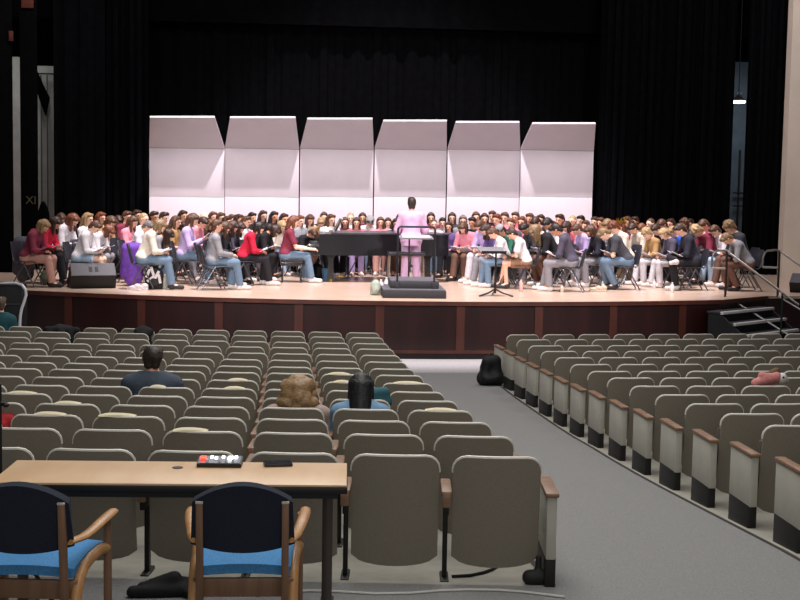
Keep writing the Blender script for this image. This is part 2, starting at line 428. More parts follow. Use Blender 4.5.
# ------------------------------------------------------------------ setting
ZT = [-2.25, -2.22, -2.198, -2.162, -2.127, -2.09, -2.045, -1.986, -1.935, -1.877, -1.81, -1.738, -1.665, -1.592, -1.536]
SP, XC, XR, FC = .57, 1.2302, 3.6793, R(5.4537)
def Yk(k): return 7.17836 + .88337*(15-k)
def fr(k): return R(max(0, 5.165 + (.123-5.165)*(k-1)/11))
def zf(k): return EYE + ZT[k-1] - .745
def struct(o): o['kind'] = 'structure'; return o
st = [(24.5, 0, 0), (22.0, 0, 0), (20.9, 0, .4)] + [(Yk(k), zf(k), 1) for k in range(1, 16)]
st += [(6.2, zf(15)+.06, 1), (4, zf(15)+.15, 1), (1, zf(15)+.16, 1), (-3, zf(15)+.16, 1)]
XL, XA, XB, XE = -9.0, XC+.34, XR-.40, 10.0
def fpt(i, X):
    Y, z, w = st[i]; k = min(max(i-2, 1), 15)
    if X < XA: Y += (XA-X)*math.tan(FC)*w
    elif X > XB: Y += (X-XB)*math.tan(fr(k))*w - .05*w
    return (X, Y, z)
def floor_at(x, y):
    for i in range(len(st)-1):
        a, b = fpt(i, x), fpt(i+1, x)
        if b[1] <= y <= a[1]: return b[2]+(a[2]-b[2])*(y-b[1])/(a[1]-b[1])
    return 0
carpet = mat('828180', .95, .16, 90, .5, spec=.1); conc = mat('98948a', .8, .08, 8, .1, spec=.2); carpet_d = mat('5d5a5a', .95, .2, 70, .6, spec=.1)
carpet_f = mat('989696', .9, .08, 20, .2, spec=.1)
def strip(name, x0, x1, i0, i1, mt, dz=0, nx=6):
    b = MB()
    V = [[b.bm.verts.new(Vector(fpt(i, x0+(x1-x0)*j/nx))+Vector((0, 0, dz))) for j in range(nx+1)] for i in range(i0, i1+1)]
    for r0, r1 in zip(V, V[1:]):
        for j in range(nx): b.bm.faces.new((r0[j], r0[j+1], r1[j+1], r1[j]))
    return struct(b.build(name, mt))
n_ = len(st)-1
strip('floor', XL, XA, 2, 17, conc); strip('floor', XB, XE, 2, 19, conc); strip('floor', XA, XB, 2, n_, carpet)
strip('floor', XL, XA, 17, n_, carpet, nx=12); strip('floor', XB, XE, 19, n_, carpet, nx=8); strip('floor', XL, XE, 0, 2, carpet_f, nx=12)
strip('trim_1', XB-.015, XB+.02, 2, 19, mat('3a3634', .8), .006, 1); strip('trim_2', XA-.02, XA+.015, 2, 17, mat('3a3634', .8), .006, 1)

AX, AR, A0, AD = 2.555, 17.81, -.0471, .0797; AY = 22.5 + AR
def arc(a, r=AR): return (AX + r*math.sin(a), AY - r*math.cos(a))
maple = wood('d3baa5', 'b59c88', .26, (.6, 9, 1)); mahog = wood('301110', '1e0908', .35, (1, 1, .12)); mahog_l = wood('572a1d', '3d1912', .4, (1, 1, .2))
AL, ARr = -.47, .317
def arcbox(name, a0, a1, r0, r1, z0, z1, mt, n=60):
    pr = [arc(a0+(a1-a0)*i/n, r1) for i in range(n+1)] + [arc(a1+(a0-a1)*i/n, r0) for i in range(n+1)]
    return struct(MB().prism(pr, z0, z1, 'z').build(name, mt))
pl = [arc(AL+(ARr-AL)*i/80) for i in range(81)]
E0 = Vector((*pl[-1], 0)); SA = R(38); ddir = Vector((math.sin(SA), -math.cos(SA), 0)); wdir = Vector((math.cos(SA), math.sin(SA), 0)); E1 = E0+wdir*1.6
pl = [(-11, 42), (-11, pl[0][1])] + pl + [(E1.x, E1.y), (16, E1.y), (16, 42)]
struct(MB().prism(pl, STAGE-.05, STAGE, 'z').build('floor_stage', maple))
arcbox('trim_3', AL, ARr, AR-.04, AR+.035, STAGE-.075, STAGE-.003, mahog_l)
arcbox('wall_stage', AL, ARr, AR-.3, AR-.03, 0, STAGE-.055, mahog)
arcbox('baseboard_stage', AL, ARr, AR-.06, AR-.012, .10, .155, mahog_l); arcbox('baseboard_stage', AL, ARr, AR-.06, AR-.02, 0, .09, mat('170a09', .6))
for j in range(-6, 6):
    a = A0+j*AD
    if AL < a < ARr: arcbox('trim_%d' % (j+9), a-.0042, a+.0042, AR-.06, AR-.012, .155, STAGE-.07, mahog_l, 4)
for x0, x1, yy in ((-11, arc(AL)[0], arc(AL)[1]), (E1.x, 16, E1.y)):
    struct(MB().box(((x0+x1)/2, yy+.1, STAGE/2-.03), (abs(x1-x0), .2, STAGE-.06)).build('wall_stage', mahog))
q = (E0+E1)/2
o = MB().box((0, .12, STAGE/2-.03), (1.6, .2, STAGE-.06)).build('wall_stage', mahog, None, q, SA); struct(o)
struct(MB().box((0, 0, STAGE-.04), (1.62, .07, .07)).build('trim_18', mahog_l, None, q, SA))
black = mat('060607', .95, .2, 6, spec=.02); black2 = mat('09090b', .95, .2, 6, spec=.02); flatblk = mat('070707', .9, .2, 6, spec=.02)
struct(MB().box((2, 41.5, 6), (30, .2, 12)).build('wall_back', black))
def curtain(px0, px1, Y, z0, z1, mt, folds, amp=.09, label='', group=None, name='stage_curtain'):
    a, b = at(px0, 185, Y).x, at(px1, 185, Y).x
    n = folds*8
    def fn(u, v):
        ph = 2*math.pi*folds*u; x = a+(b-a)*u
        return (x+.03*math.sin(ph*2.3), Y+amp*math.sin(ph)+.4*amp*math.sin(ph*.37+1), z0+(z1-z0)*v)
    o = MB().grid(fn, n, 2, .01).build(name, mt); return tag(o, label, 'curtain', group)
curtain(60, 650, 33.5, STAGE, 11, black, 34, .05, 'wide black backdrop curtain hanging behind the white shell panels')
curtain(54, 106, 31.3, STAGE, 11, black2, 3, .03, 'flat black curtain leg left of the shell, nearest the pale door strip')
curtain(103, 149, 32.2, STAGE, 11, black2, 6, .10, 'folded black curtain leg hanging beside the left end of the white shell')
curtain(597, 729, 32.4, STAGE, 11, black2, 15, .08, 'wide folded black curtain behind the right-hand singers, beside the shell')
curtain(744, 790, 30.6, STAGE, 11, black2, 7, .08, 'folded black curtain leg against the beige wall at stage right edge')
a, b = at(-60, 33, 33.1).x, at(800, 33, 33.1).x
tag(MB().grid(lambda u, v: (a+(b-a)*u, 33.1+.05*math.sin(u*190), EYE+(185-30)*33.1/F+v*4), 240, 2, .01).build('border_curtain', black), 'long black border curtain hanging across the top of the stage opening', 'curtain')
def slab(px0, px1, py0, py1, Y, name, mt, th=.06, parent=None, bev=.004):
    p, q = at(px0, (py0+py1)/2, Y), at(px1, (py0+py1)/2, Y); zt, zb = at((px0+px1)/2, py0, Y).z, at((px0+px1)/2, py1, Y).z
    return MB().box(((p.x+q.x)/2, Y, (zt+zb)/2), (abs(q.x-p.x), th, abs(zt-zb)), bev=bev).build(name, mt, parent)
def slabw(px0, px1, py0, Y, name, mt, th=.06, z0=STAGE):
    p, q = at(px0, 185, Y), at(px1, 185, Y); zt = at((px0+px1)/2, py0, Y).z
    return MB().box(((p.x+q.x)/2, Y, (zt+z0)/2), (abs(q.x-p.x), th, abs(zt-z0)), bev=.004).build(name, mt)
beige = mat('d0c4b4', .85, .06, 1.2, .15)
struct(MB().box((at(786.5, 185, 29.6).x+4.5, 29.8, 6), (9, .3, 13)).build('wall_right', beige))
struct(MB().box((-15, 29.2, 6), (9, .3, 13)).build('wall_left', mat('1a1817', .9, .1, 5)))
grw = mat('b9b9b4', .8, .12, 3)
struct(slabw(11, 24, 57, 35, 'wall_left', grw)); struct(slabw(36, 56, 66, 35, 'wall_left', grw))
for i, px in enumerate((41.5, 47.5)): struct(slab(px-.5, px+.5, 75, 235, 34.9, 'trim_%d' % (20+i), mat('6a6c66', .8)))
struct(slab(36, 56, 73, 74.5, 34.85, 'trim_22', mat('3a3a3a', .8)))
fl = slabw(-60, 13.2, -40, 28.5, 'scenery_flat', flatblk); tag(fl, 'wide black scenery flat at the far left edge of the stage', 'flat')
f2 = slabw(21, 38, -40, 29.5, 'scenery_flat', flatblk); tag(f2, 'narrow black scenery flat with chalked XI between two pale strips', 'flat')
def text(s, size, mt, parent=None, loc=(0, 0, 0), rot=(math.pi/2, 0, 0), name='lettering', ext=.002):
    cu = bpy.data.curves.new('t', 'FONT'); cu.body = s; cu.size = size; cu.extrude = ext; cu.align_x = 'CENTER'; cu.align_y = 'CENTER'
    tmp = bpy.data.objects.new('t', cu); COL.objects.link(tmp); dg = bpy.context.evaluated_depsgraph_get(); dg.update()
    me = bpy.data.meshes.new_from_object(tmp.evaluated_get(dg)); bpy.data.objects.remove(tmp)
    me.materials.clear(); me.materials.append(mt); o = link(name, me, parent); o.location = loc; o.rotation_euler = rot; return o
p = at(31, 200.5, 29.44); text('XI', .25, mat('46432f', .9, 0), f2, p)
orange_reflection = mat('4a1c0b', .8, .2, 10)  # dim orange reflected light on the flats, painted as small coloured blocks
slab(21.5, 33.5, -8, 8, 29.44, 'orange_reflection_block', orange_reflection, .06, f2); slab(9, 13.1, 31, 41, 28.44, 'orange_reflection_block', orange_reflection, .06, fl)
b = MB(); q = [at(x, y, 34.5) for x, y in ((37, 70), (43, 84), (50, 98), (46, 117), (41, 104), (37, 92))]
b.prism([(v.x, v.z) for v in q], 34.48, 34.52).build('hanging_cloth', black2); tag(bpy.data.objects['hanging_cloth'], 'torn black cloth hanging in front of the pale column strip at left', 'cloth')
b = MB(); q = [at(x, y, 30.8) for x, y in ((37, 226), (39, 214), (41.5, 205), (43, 201.5), (45, 205), (47.5, 212), (50, 226))]
q = [(v.x, v.z) for v in q]; q[0] = (q[0][0]-.05, STAGE); q[-1] = (q[-1][0]+.05, STAGE)
tag(b.prism(q, 30.6, 31).build('covered_stand', black2), 'black covered equipment stand with pointed top behind the leftmost singers', 'stand')
# bluish wall piece and lamp seen in the gap at right
struct(slabw(730, 744, 62, 35.2, 'wall_right', mat('5c666e', .8, .15, 3)))
for i, y in enumerate((193, 206)): struct(slab(733, 744, y-.7, y+.7, 35.0, 'trim_%d' % (23+i), mat('15181a', .7)))
struct(slab(737.5, 739, 150, 240, 35.0, 'trim_25', mat('15181a', .7)))
lp = empty('work_light', at(738.5, 100, 33), 0, 'small bright white work light hanging in the dark gap at right', 'lamp')
MB().lathe([(.02, .14), (.05, .12), (.14, .03), (.19, -.02), (.185, -.025), (.02, .0)], (0, 0, 0)).build('lamp_shade', mat('2a2a2c', .4), lp)
MB().lathe([(.17, -.075), (.18, -.03), (.16, -.02)], (0, 0, 0)).build('lens', mat('f2f6ff', .3, 0, emit=9), lp)
MB().tube([(0, 0, .12), (0, 0, 6)], .012).build('cable', mat('151515'), lp)
for s in (-.04, .05): MB().box((s, -.03, .17), (.03, .03, .07), rot=(0, .3, 0)).build('clamp', mat('c8ccd2', .3, 0, metal=.6), lp)

# ------------------------------------------------------------------ acoustic shell
shell_m = mat('c8bfc4', .6, .03, 2); seam_m = mat('8f8a8c', .7, 0)
SY = 31.6
# px of panel edges at the seam / top corners: (seam l, seam r, top l, top r, ytop)
SH = [(149.5, 224.5, 149.8, 214.5, 117.5), (225.3, 299, 230, 295.5, 118), (300.5, 373.5, 307.5, 372.5, 119.3), (375, 446.5, 383.5, 446.8, 121.3), (448, 520, 456, 519.5, 122.6), (521, 593.6, 532.5, 595.7, 124)]
for i, (a, b, c, d, yt) in enumerate(SH):
    a -= .28; b += .28
    ys = 148.5+.006*(a-150)*.9
    xa, xb, xc, xd = at(a, ys, SY).x, at(b, ys, SY).x, 0, 0
    zs = at((a+b)/2, ys, SY).z
    lbl = ['leftmost tall white acoustic shell panel at the left end', 'second white acoustic shell panel from the left', 'third white acoustic shell panel from the left, left of the conductor',
           'white acoustic shell panel directly behind the conductor', 'second white acoustic shell panel from the right', 'rightmost tall white acoustic shell panel beside the right curtain'][i]
    s = empty('acoustic_shell_panel', ((xa+xb)/2, SY, STAGE), 0, lbl, 'acoustic panel', 'white acoustic shell panels'); cx = (xa+xb)/2
    zl = at((a+b)/2, 197, SY).z - STAGE
    w = xb-xa
    MB().box((0, .03, (zl-.003)/2), (w-.006, .06, zl-.003), bev=.002).build('lower_panel', shell_m, s)
    MB().box((0, .03, (zl+zs-STAGE)/2), (w-.006, .06, zs-STAGE-zl-.004), bev=.002).build('middle_panel', shell_m, s)
    FY = SY-.75                                   # the canopy leaf leans out over the stage
    qc, qd = at(c, yt, FY), at(d, yt, FY); pa, pb = Vector((xa, SY, zs+.004)), Vector((xb, SY, zs+.004))
    o = Vector((cx, SY, STAGE)); bm_ = MB()
    V = [bm_.bm.verts.new(v-o+off) for off in (Vector((0, 0, 0)), Vector((0, .035, .04))) for v in (pa, pb, qd, qc)]
    for f_ in ((0, 1, 2, 3), (7, 6, 5, 4), (0, 4, 5, 1), (1, 5, 6, 2), (2, 6, 7, 3), (3, 7, 4, 0)): bm_.bm.faces.new([V[t] for t in f_])
    bm_.build('canopy_leaf', shell_m, s, smooth=False)
    MB().box((0, .35, .05), (w*.8, .7, .08), bev=.01).build('base_frame', mat('303033', .5), s)

# ------------------------------------------------------------------ auditorium seats
olive = mat('7d7568', .55, .10, 120, .15); edge_m = mat('d2cec4', .4, .03); cush = mat('4e4b44', .85, .15, 60, .2); armw = wood('8a6a52', '6d503c', .45)
blk = mat('121212', .5, 0); panel_m = mat('aeaba0', .5, .04, 10); panel_e = mat('7d776b', .6, .05)
WS, HS, ZB = .25, .745, .088
def back_surf(u, v):
    zt = HS; zb = ZB+.028*(2*u-1)**2+.03*abs(2*u-1)**8; z = zb+(zt-zb)*v; w = WS; r = .078
    if z > zt-r: w -= r-math.sqrt(max(0, r*r-(z-zt+r)**2))
    if z < ZB+.03+.03: w -= .02*(1-(z-ZB)/.06)**2 if z < ZB+.06 else 0
    x = (2*u-1)*w
    return Vector((x, .085*(1-v)+.03*(x/WS)**2-.004, z))
def vv(j, n): t = j/n; return 1-(1-t)**1.8
bb = MB(); bb.grid(lambda u, v: back_surf(u, vv(v, 1)), 12, 16, -.035)
m_back = bb.mesh('backrest', olive)
bb = MB(); bb.grid(lambda u, v: back_surf(.06+.88*u, .05+.88*v)+Vector((0, .062-.02*(2*u-1)**4, 0)), 8, 8, .03); m_pad = bb.mesh('back_cushion', cush)
path = [back_surf(0, v) for v in [.84, .88]] + [back_surf(0, vv(j/12, 1)) for j in range(8, 12)] + [back_surf(u/10, 1) for u in range(11)] + [back_surf(1, vv(j/12, 1)) for j in range(11, 7, -1)] + [back_surf(1, v) for v in (.88, .84)]
pp = [path[0]]
for q in path[1:]:
    if (q-pp[-1]).length > .012 and not (q.z < pp[-1].z-1e-3 and q.x < 0): pp.append(q)
m_trim = MB().tube([q+Vector((0, .012, .003)) for q in pp], .0095, 6).mesh('edge_trim', edge_m)
m_cush = MB().box((0, .17, .42), (.45, .085, .40), rot=(-.10, 0, 0), bev=.03).mesh('seat_cushion', cush)
m_arm = MB().box((0, .17, .535), (.062, .34, .032), bev=.01).box((0, .012, .50), (.05, .03, .09), bev=.006).mesh('armrest', armw)
m_std = MB().box((0, .19, .25), (.028, .06, .54), bev=.004).box((0, .19, -.008), (.05, .20, .025), bev=.006).box((0, .16, .44), (.03, .26, .08), bev=.006).mesh('standard', blk)
m_pan = MB().box((0, .22, .345), (.058, .43, .365), bev=.008).mesh('end_panel', panel_m)
m_kick = MB().box((0, .22, .07), (.062, .41, .20), bev=.004).mesh('kick_base', blk)
m_arm2 = MB().box((0, .215, .54), (.078, .46, .028), bev=.009).mesh('armrest', armw)
OL = ['front', 'second', 'third', 'fourth', 'fifth', 'sixth', 'seventh', 'eighth', 'ninth', 'tenth', 'eleventh', 'twelfth', 'thirteenth', 'fourteenth', 'fifteenth']
SEAT = {}
def seat(side, k, n, x, y, z, rz):
    rown = 'front' if k == 1 else OL[k-1]
    pos = 'on the aisle' if n == 0 else (OL[n] if n else '')+' from the aisle'
    lab = 'olive grey auditorium seat %s, %s row from the stage, %s block' % (pos, rown, side)
    lab = lab.replace('on the aisle', 'on the centre aisle', 1) if n == 0 else lab
    s = empty('auditorium_seat', (x, y, z), rz, lab, 'seat', 'olive grey auditorium seats in rows')
    link('backrest', m_back, s); link('back_cushion', m_pad, s); link('edge_trim', m_trim, s); link('seat_cushion', m_cush, s)
    sg = -1 if side == 'left' else 1
    link('armrest', m_arm, s, (sg*.285, 0, 0)); link('standard', m_std, s, (sg*.285, 0, 0))
    if n == 0:
        e = link('end_panel', m_pan, s, (-sg*.315, 0, 0)); link('armrest', m_arm2, s, (-sg*.315, 0, 0)); link('kick_base', m_kick, e)
    SEAT[side, k, n] = s
for k in range(1, 16):
    Y, z = Yk(k), zf(k)
    w = {3: .552, 5: .552, 13: .578, 14: .578, 15: .58, 12: .578}.get(k, .57)
    for n in range(14):
        x, y = XC-n*w*math.cos(FC), Y+n*w*math.sin(FC)
        if px_of((x+.3, y, z+.7))[0] < -6: break
        seat('left', k, n, x, y, z, -FC)
    for n in range(12):
        f = fr(k); x, y = XR+n*SP*math.cos(f), Y-.11+n*SP*math.sin(f)
        if px_of((x-.36, y+(.5 if n == 0 else 0), z+.6))[0] > 806: break
        seat('right', k, n, x, y, z, f)
# folded programme sheets lying over some seat tops
paper = mat('cfc3a6', .8, .06, 12)
for k, n, dx, w, d in ((11, 6, 0, .12, ''), (12, 5, 0, .1, ''), (13, 5, .02, .11, ''), (13, 4, -.08, .13, ''), (14, 3, -.08, .11, ''), (9, 3, .05, .09, ''), (10, 3, .05, .09, ''), (8, 1, -.06, .11, ''), (9, 1, -.07, .08, ''), (9, 0, 0, .14, ''), (12, 0, 0, .12, ''), (10, 4, -.08, .07, '')):
    if ('left', k, n) not in SEAT: continue
    s = SEAT['left', k, n]; M = s.matrix_basis
    prof = [(-.006, .0), (.0, .012), (.03, .022), (.065, .014), (.09, -.05)]
    def fn(u, v):
        t = v*4; i = min(3, int(t)); q = t-i; yy = prof[i][0]+(prof[i+1][0]-prof[i][0])*q; zz = prof[i][1]+(prof[i+1][1]-prof[i][1])*q
        e = 1-abs(2*u-1)**3
        return (dx+(2*u-1)*w, yy+.012, HS+zz*(.15+.85*e)+.003)
    o = MB().grid(fn, 12, 12, .004).build('folded_program', paper); o.matrix_world = M
    tag(o, 'cream folded paper over seat %s, %s row from stage, left block' % ('on the aisle' if n == 0 else OL[n]+' from the aisle', OL[k-1]), 'paper', 'cream papers lying over seat tops')
rp = SEAT['right', 8, 1] if ('right', 8, 1) in SEAT else None
# ------------------------------------------------------------------ stage furniture
chair_sh = mat('2b2f38', .45, .08, 30); chair_mt = mat('606166', .35, 0, metal=.7)
def seatshell(u, v):
    x = (2*u-1)*.21; return Vector((x, -.17+.40*v, .455+.012*abs(2*u-1)**2-.03*max(0, v-.8)))
def backshell(u, v):
    r = 1-.18*max(0, (v-.75)/.25)**2; x = (2*u-1)*.215*r
    return Vector((x, -.20-.09*v-.0+.04*(2*u-1)**2, .50+.34*v))
c_seat = MB().grid(seatshell, 8, 6, .014).mesh('seat', chair_sh); c_back = MB().grid(backshell, 8, 8, .014).mesh('backrest', chair_sh)
c_legs = [MB().tube([(s*.19, .02 if f < 0 else .0, .45), (s*.21, f*.23-.02, .008)], .0125, 8).mesh('leg', chair_mt) for s in (-1, 1) for f in (-1, 1)]
c_post = MB().tube([(-.19, -.14, .45), (-.19, -.20, .50), (-.19, -.245, .74)], .011, 6).tube([(.19, -.14, .45), (.19, -.20, .50), (.19, -.245, .74)], .011, 6).tube([(-.19, 0, .44), (.19, 0, .44)], .011, 6).mesh('frame', chair_mt)
def far_chair():
    b = bmesh.new()
    for me in [c_seat, c_back, c_post]+c_legs: b.from_mesh(me)
    me = bpy.data.meshes.new('stacking_chair'); b.to_mesh(me); b.free(); me.materials.append(mat('33363e', .45, .05)); me.polygons.foreach_set('use_smooth', [True]*len(me.polygons)); return me
C_FAR = far_chair()
def stage_chair(x, y, face, lab, full=True):
    if full:
        c = empty('stacking_chair', (x, y, STAGE), -face)
        link('seat', c_seat, c); link('backrest', c_back, c); link('frame', c_post, c)
        for l in c_legs: link('leg', l, c)
    else: c = link('stacking_chair', C_FAR, None, (x, y, STAGE), -face)
    return tag(c, lab, 'chair', 'black stacking chairs under the singers')

# grand piano
pblk = mat('17171a', .22, .0, spec=.6); pgrey = mat('34343a', .3, 0, spec=.6)
PY = 26.6
px0, px1 = at(319, 240, PY).x, at(452.5, 240, PY).x; PL = px1-px0
pt = at(385, 234, PY).z-STAGE; pbz = at(385, 256, PY).z-STAGE
gp = empty('grand_piano', (px0, PY, STAGE), 0, 'black grand piano behind the conductor, keyboard at its left end', 'piano')
curve = [(0, 0), (.25, -.02), (PL*.36, 0), (PL*.5, .12), (PL*.66, .16), (PL*.82, .12), (PL-.25, .14), (PL-.05, .26), (PL, .55), (PL-.06, .95), (PL-.35, 1.2), (PL*.55, 1.42), (.3, 1.46), (0, 1.46)]
MB().prism(curve, pbz, pt-.02, 'z').build('case', pblk, gp)
MB().prism([(x*1.006-.005, y*1.012-.012) for x, y in curve if x >= .25] + [(.25, 1.47)], pt-.018, pt+.012, 'z').build('lid', pgrey, gp)
MB().box((-.14, .73, pbz+.03), (.34, 1.46, .11), bev=.01).box((-.10, .03, pbz+.14), (.28, .06, .2), bev=.02).box((-.10, 1.43, pbz+.14), (.28, .06, .2), bev=.02).build('keybed', pblk, gp)
MB().box((-.16, .73, pbz+.10), (.15, 1.34, .03), bev=.004).build('keyboard', mat('e8e4da', .3, 0), gp)
MB().box((-.13, .73, pbz+.125), (.09, 1.3, .02)).build('black_keys', mat('111111', .3, 0), gp)
for x, y in ((.25, .15), (.25, 1.3), (PL-.45, .55)):
    l = MB().prism([(-.085, 0), (.085, 0), (.06, .22), (.055, pbz-.08), (.10, pbz), (-.10, pbz), (-.055, pbz-.08), (-.06, .22)], -.06, .06).build('leg', pblk, gp, (x, y, .0)); MB().lathe([(.03, .0), (.04, .03), (.03, .06)], (0, -.09, 0), 10).build('caster', mat('b08a3c', .3, 0, metal=.9), l)
ly = MB().tube([(0, -.06, 0), (.02, -.02, pbz-.12)], .02, 6).tube([(0, .06, 0), (.02, .02, pbz-.12)], .02, 6).tube([(0, 0, .05), (.25, 0, pbz-.05)], .012, 6).box((0, 0, .05), (.12, .34, .06), bev=.01).build('pedal_lyre', pblk, gp, (.62, .5, .06))
for y in (-.1, 0, .1): MB().box((-.13, y, .03), (.18, .035, .016), bev=.005).build('pedal', mat('b08a3c', .3, 0, metal=.9), ly)
MB().prism([(.0, 0), (.02, 0), (.16, .27), (.14, .27)], .35, 1.1).build('music_desk', pblk, gp, (.32, 0, pt+.01))
tag(MB().grid(lambda u, v: (px0+.37+.13*v, PY+.45+.5*u, STAGE+pt+.02+.27*v), 4, 3, .006).build('sheet_music', mat('eceaf0', .7, .03)), 'white sheet music standing on the desk of the grand piano', 'sheet music')

# piano bench
p = at(291.5, 283.5, 26.6); bh = .50
pb = empty('piano_bench', (p.x, 26.6, STAGE), 0, 'black padded piano bench under the pianist in maroon', 'bench')
MB().box((0, 0, bh-.045), (.46, .40, .09), bev=.025).build('cushion', mat('262428', .5, .1), pb); MB().box((0, 0, bh-.12), (.43, .37, .07), bev=.006).build('apron', pblk, pb)
for sx in (-1, 1):
    for sy in (-1, 1): MB().box((sx*.19, sy*.155, (bh-.15)/2), (.045, .045, bh-.15), bev=.006).build('leg', pblk, pb)

# conductor's podium with guard rail
pod_t = mat('57555a', .7, .15, 30); pod_s = mat('2a2a2e', .6, .1, 30)
p = atz(414.5, 298.5, STAGE); po = empty('conductor_podium', (p.x, p.y, STAGE), R(-2), 'black carpeted two-tier conductor podium with a metal guard rail', 'podium')
MB().box((0, .75, .07), (1.14, 1.5, .14), bev=.012).build('lower_tier', pod_s, po); MB().box((0, .75, .147), (1.12, 1.48, .012)).build('lower_top', pod_t, po)
MB().box((.02, .85, .215), (.88, 1.1, .13), bev=.012).build('upper_tier', pod_s, po); MB().box((.02, .85, .287), (.86, 1.08, .012)).build('upper_top', pod_t, po)
x0, x1, zt = -.30, .37, 1.27
MB().tube([(x0, .28, .16), (x0, .28, zt-.07)]+arcpts((x0+.06, .28, zt-.06), .06, 180, 90, 5)+arcpts((x1-.06, .28, zt-.06), .06, 90, 0, 5)+[(x1, .28, .16)], .019, 8).build('guard_rail', mat('34343a', .35, 0, metal=.6), po)
for x in (x0, x1): MB().box((x, .28, .2), (.08, .05, .16), bev=.008).build('rail_bracket', pod_s, po)

# conductor's music stand with silver desk, low black table
st_blk = mat('1c1c20', .4, 0)
p = at(416, 237.5, 25.2); ms = empty('conductor_stand', (p.x, 25.2, STAGE), 0, 'low wide music stand with pale score in front of the conductor', 'music stand'); hz = p.z-STAGE
MB().box((0, .0, hz), (.66, .36, .022), rot=(.12, 0, 0), bev=.006).build('desk', mat('77757c', .4, .05), ms)
sc = MB().box((.0, -.01, hz+.02), (.56, .36, .015), rot=(.12, 0, 0), bev=.003).build('score', mat('aaa3b0', .7, .05)); sc.location = (p.x, 25.2, STAGE); tag(sc, 'open pale score lying on the conductor music stand', 'score')
MB().tube([(-.13, 0, hz-.01), (-.13, 0, .05)], .016, 8).build('pole', st_blk, ms)
for a in (90, 210, 330): MB().tube([(-.13, 0, .12), (-.13+.28*math.cos(R(a)), .28*math.sin(R(a)), .012)], .012, 6).build('leg', st_blk, ms)
p = at(406, 252.5, 25.9); lt = empty('side_table', (p.x, 25.9, STAGE), 0, 'small low black table in front of the conductor, left of the guard rail post', 'table'); hz = p.z-STAGE
MB().box((0, 0, hz-.02), (.74, .40, .07), bev=.012).build('table_top', st_blk, lt)
for sx in (-1, 1):
    for sy in (-1, 1): MB().tube([(sx*.33, sy*.16, hz-.05), (sx*.36, sy*.18, .0)], .014, 6).build('leg', mat('7a6c60', .4, 0), lt)

def music_stand(px, pyf, pyt, w, lab, face=0):
    p = atz(px, pyf, STAGE); t = at(px, pyt, p.y).z-STAGE
    s = empty('music_stand', (p.x, p.y, STAGE), face, lab, 'music stand')
    MB().box((-.09, 0, t-.06), (w, .02, .34), rot=(-1.3, 0, 0), bev=.005).build('desk', mat('9a979b', .35, .03, metal=.4), s)
    MB().box((-.09, -.17, t-.09), (w, .05, .012), rot=(-1.3, 0, 0)).build('lip', st_blk, s)
    MB().tube([(0, .0, t-.07), (0, .0, .05)], .018, 8).tube([(0, 0, .5), (0, 0, .05)], .023, 8).build('pole', st_blk, s)
    for a in (80, 200, 320): MB().tube([(0, 0, .13), (.16*math.cos(R(a)), .16*math.sin(R(a)), .06), (.36*math.cos(R(a)), .36*math.sin(R(a)), .012)], .016, 6).build('leg', st_blk, s)
    return s
music_stand(495, 296, 247, .48, 'tall music stand with grey desk at front of stage, right of the podium', R(8))

# floor monitors (wedges)
def wedge(x, y, rz, w, d, h, lab):
    s = empty('stage_monitor', (x, y, STAGE), rz, lab, 'speaker')
    prof = [(-d/2, 0), (-d/2-.10, h*.52), (-d*.22, h), (d/2, .10), (d/2, 0)]
    MB().prism(prof, -w/2, w/2, 'x').build('cabinet', mat('101012', .55, .1, 40), s, smooth=False)
    a, b = Vector((-d/2-.10, h*.52)), Vector((-d*.22, h)); c, n = (a+b)/2, Vector((-(b-a).y, (b-a).x)).normalized()
    ang = math.atan2((b-a).y, (b-a).x)
    MB().box((0, c.x+n.x*.004, c.y+n.y*.004), (w*.97, (b-a).length*.96, .008), rot=(ang, 0, 0)).build('top_plate', mat('26272b', .5, .05), s)
    for q in (-.05, .06): MB().box((q, c.x+n.x*.012, c.y+n.y*.012), (.06, .12, .008), rot=(ang, 0, 0), bev=.003).build('handle_slot', mat('050505', .6, 0), s)
    a, b = Vector((-d*.22, h)), Vector((d/2, .10)); c = (a+b)/2; n = Vector((-(b-a).y, (b-a).x)).normalized(); ang = math.atan2((b-a).y, (b-a).x)
    MB().box((0, c.x+n.x*.004, c.y+n.y*.004), (w*.94, (b-a).length*.92, .01), rot=(ang, 0, 0), bev=.003).build('grille', mat('0c0c0d', .8, .3, 120), s)
    MB().sphere((w/2, -.05, h*.42), (.006, .028, .028), 12).build('connector', mat('cfcfd2', .3, 0, metal=.6), s); MB().sphere((w/2, .12, h*.22), (.006, .022, .022), 12).build('connector', mat('cfcfd2', .3, 0, metal=.6), s)
    return s
p = atz(88, 289, STAGE); wedge(p.x, p.y+.42, R(16), .82, .56, .46, 'black wedge stage monitor on the stage edge at left, facing the singers')
p = atz(816, 294, STAGE); wedge(p.x, p.y+.4, R(-35), .6, .5, .38, 'black wedge stage monitor at the right edge, above the stairs')

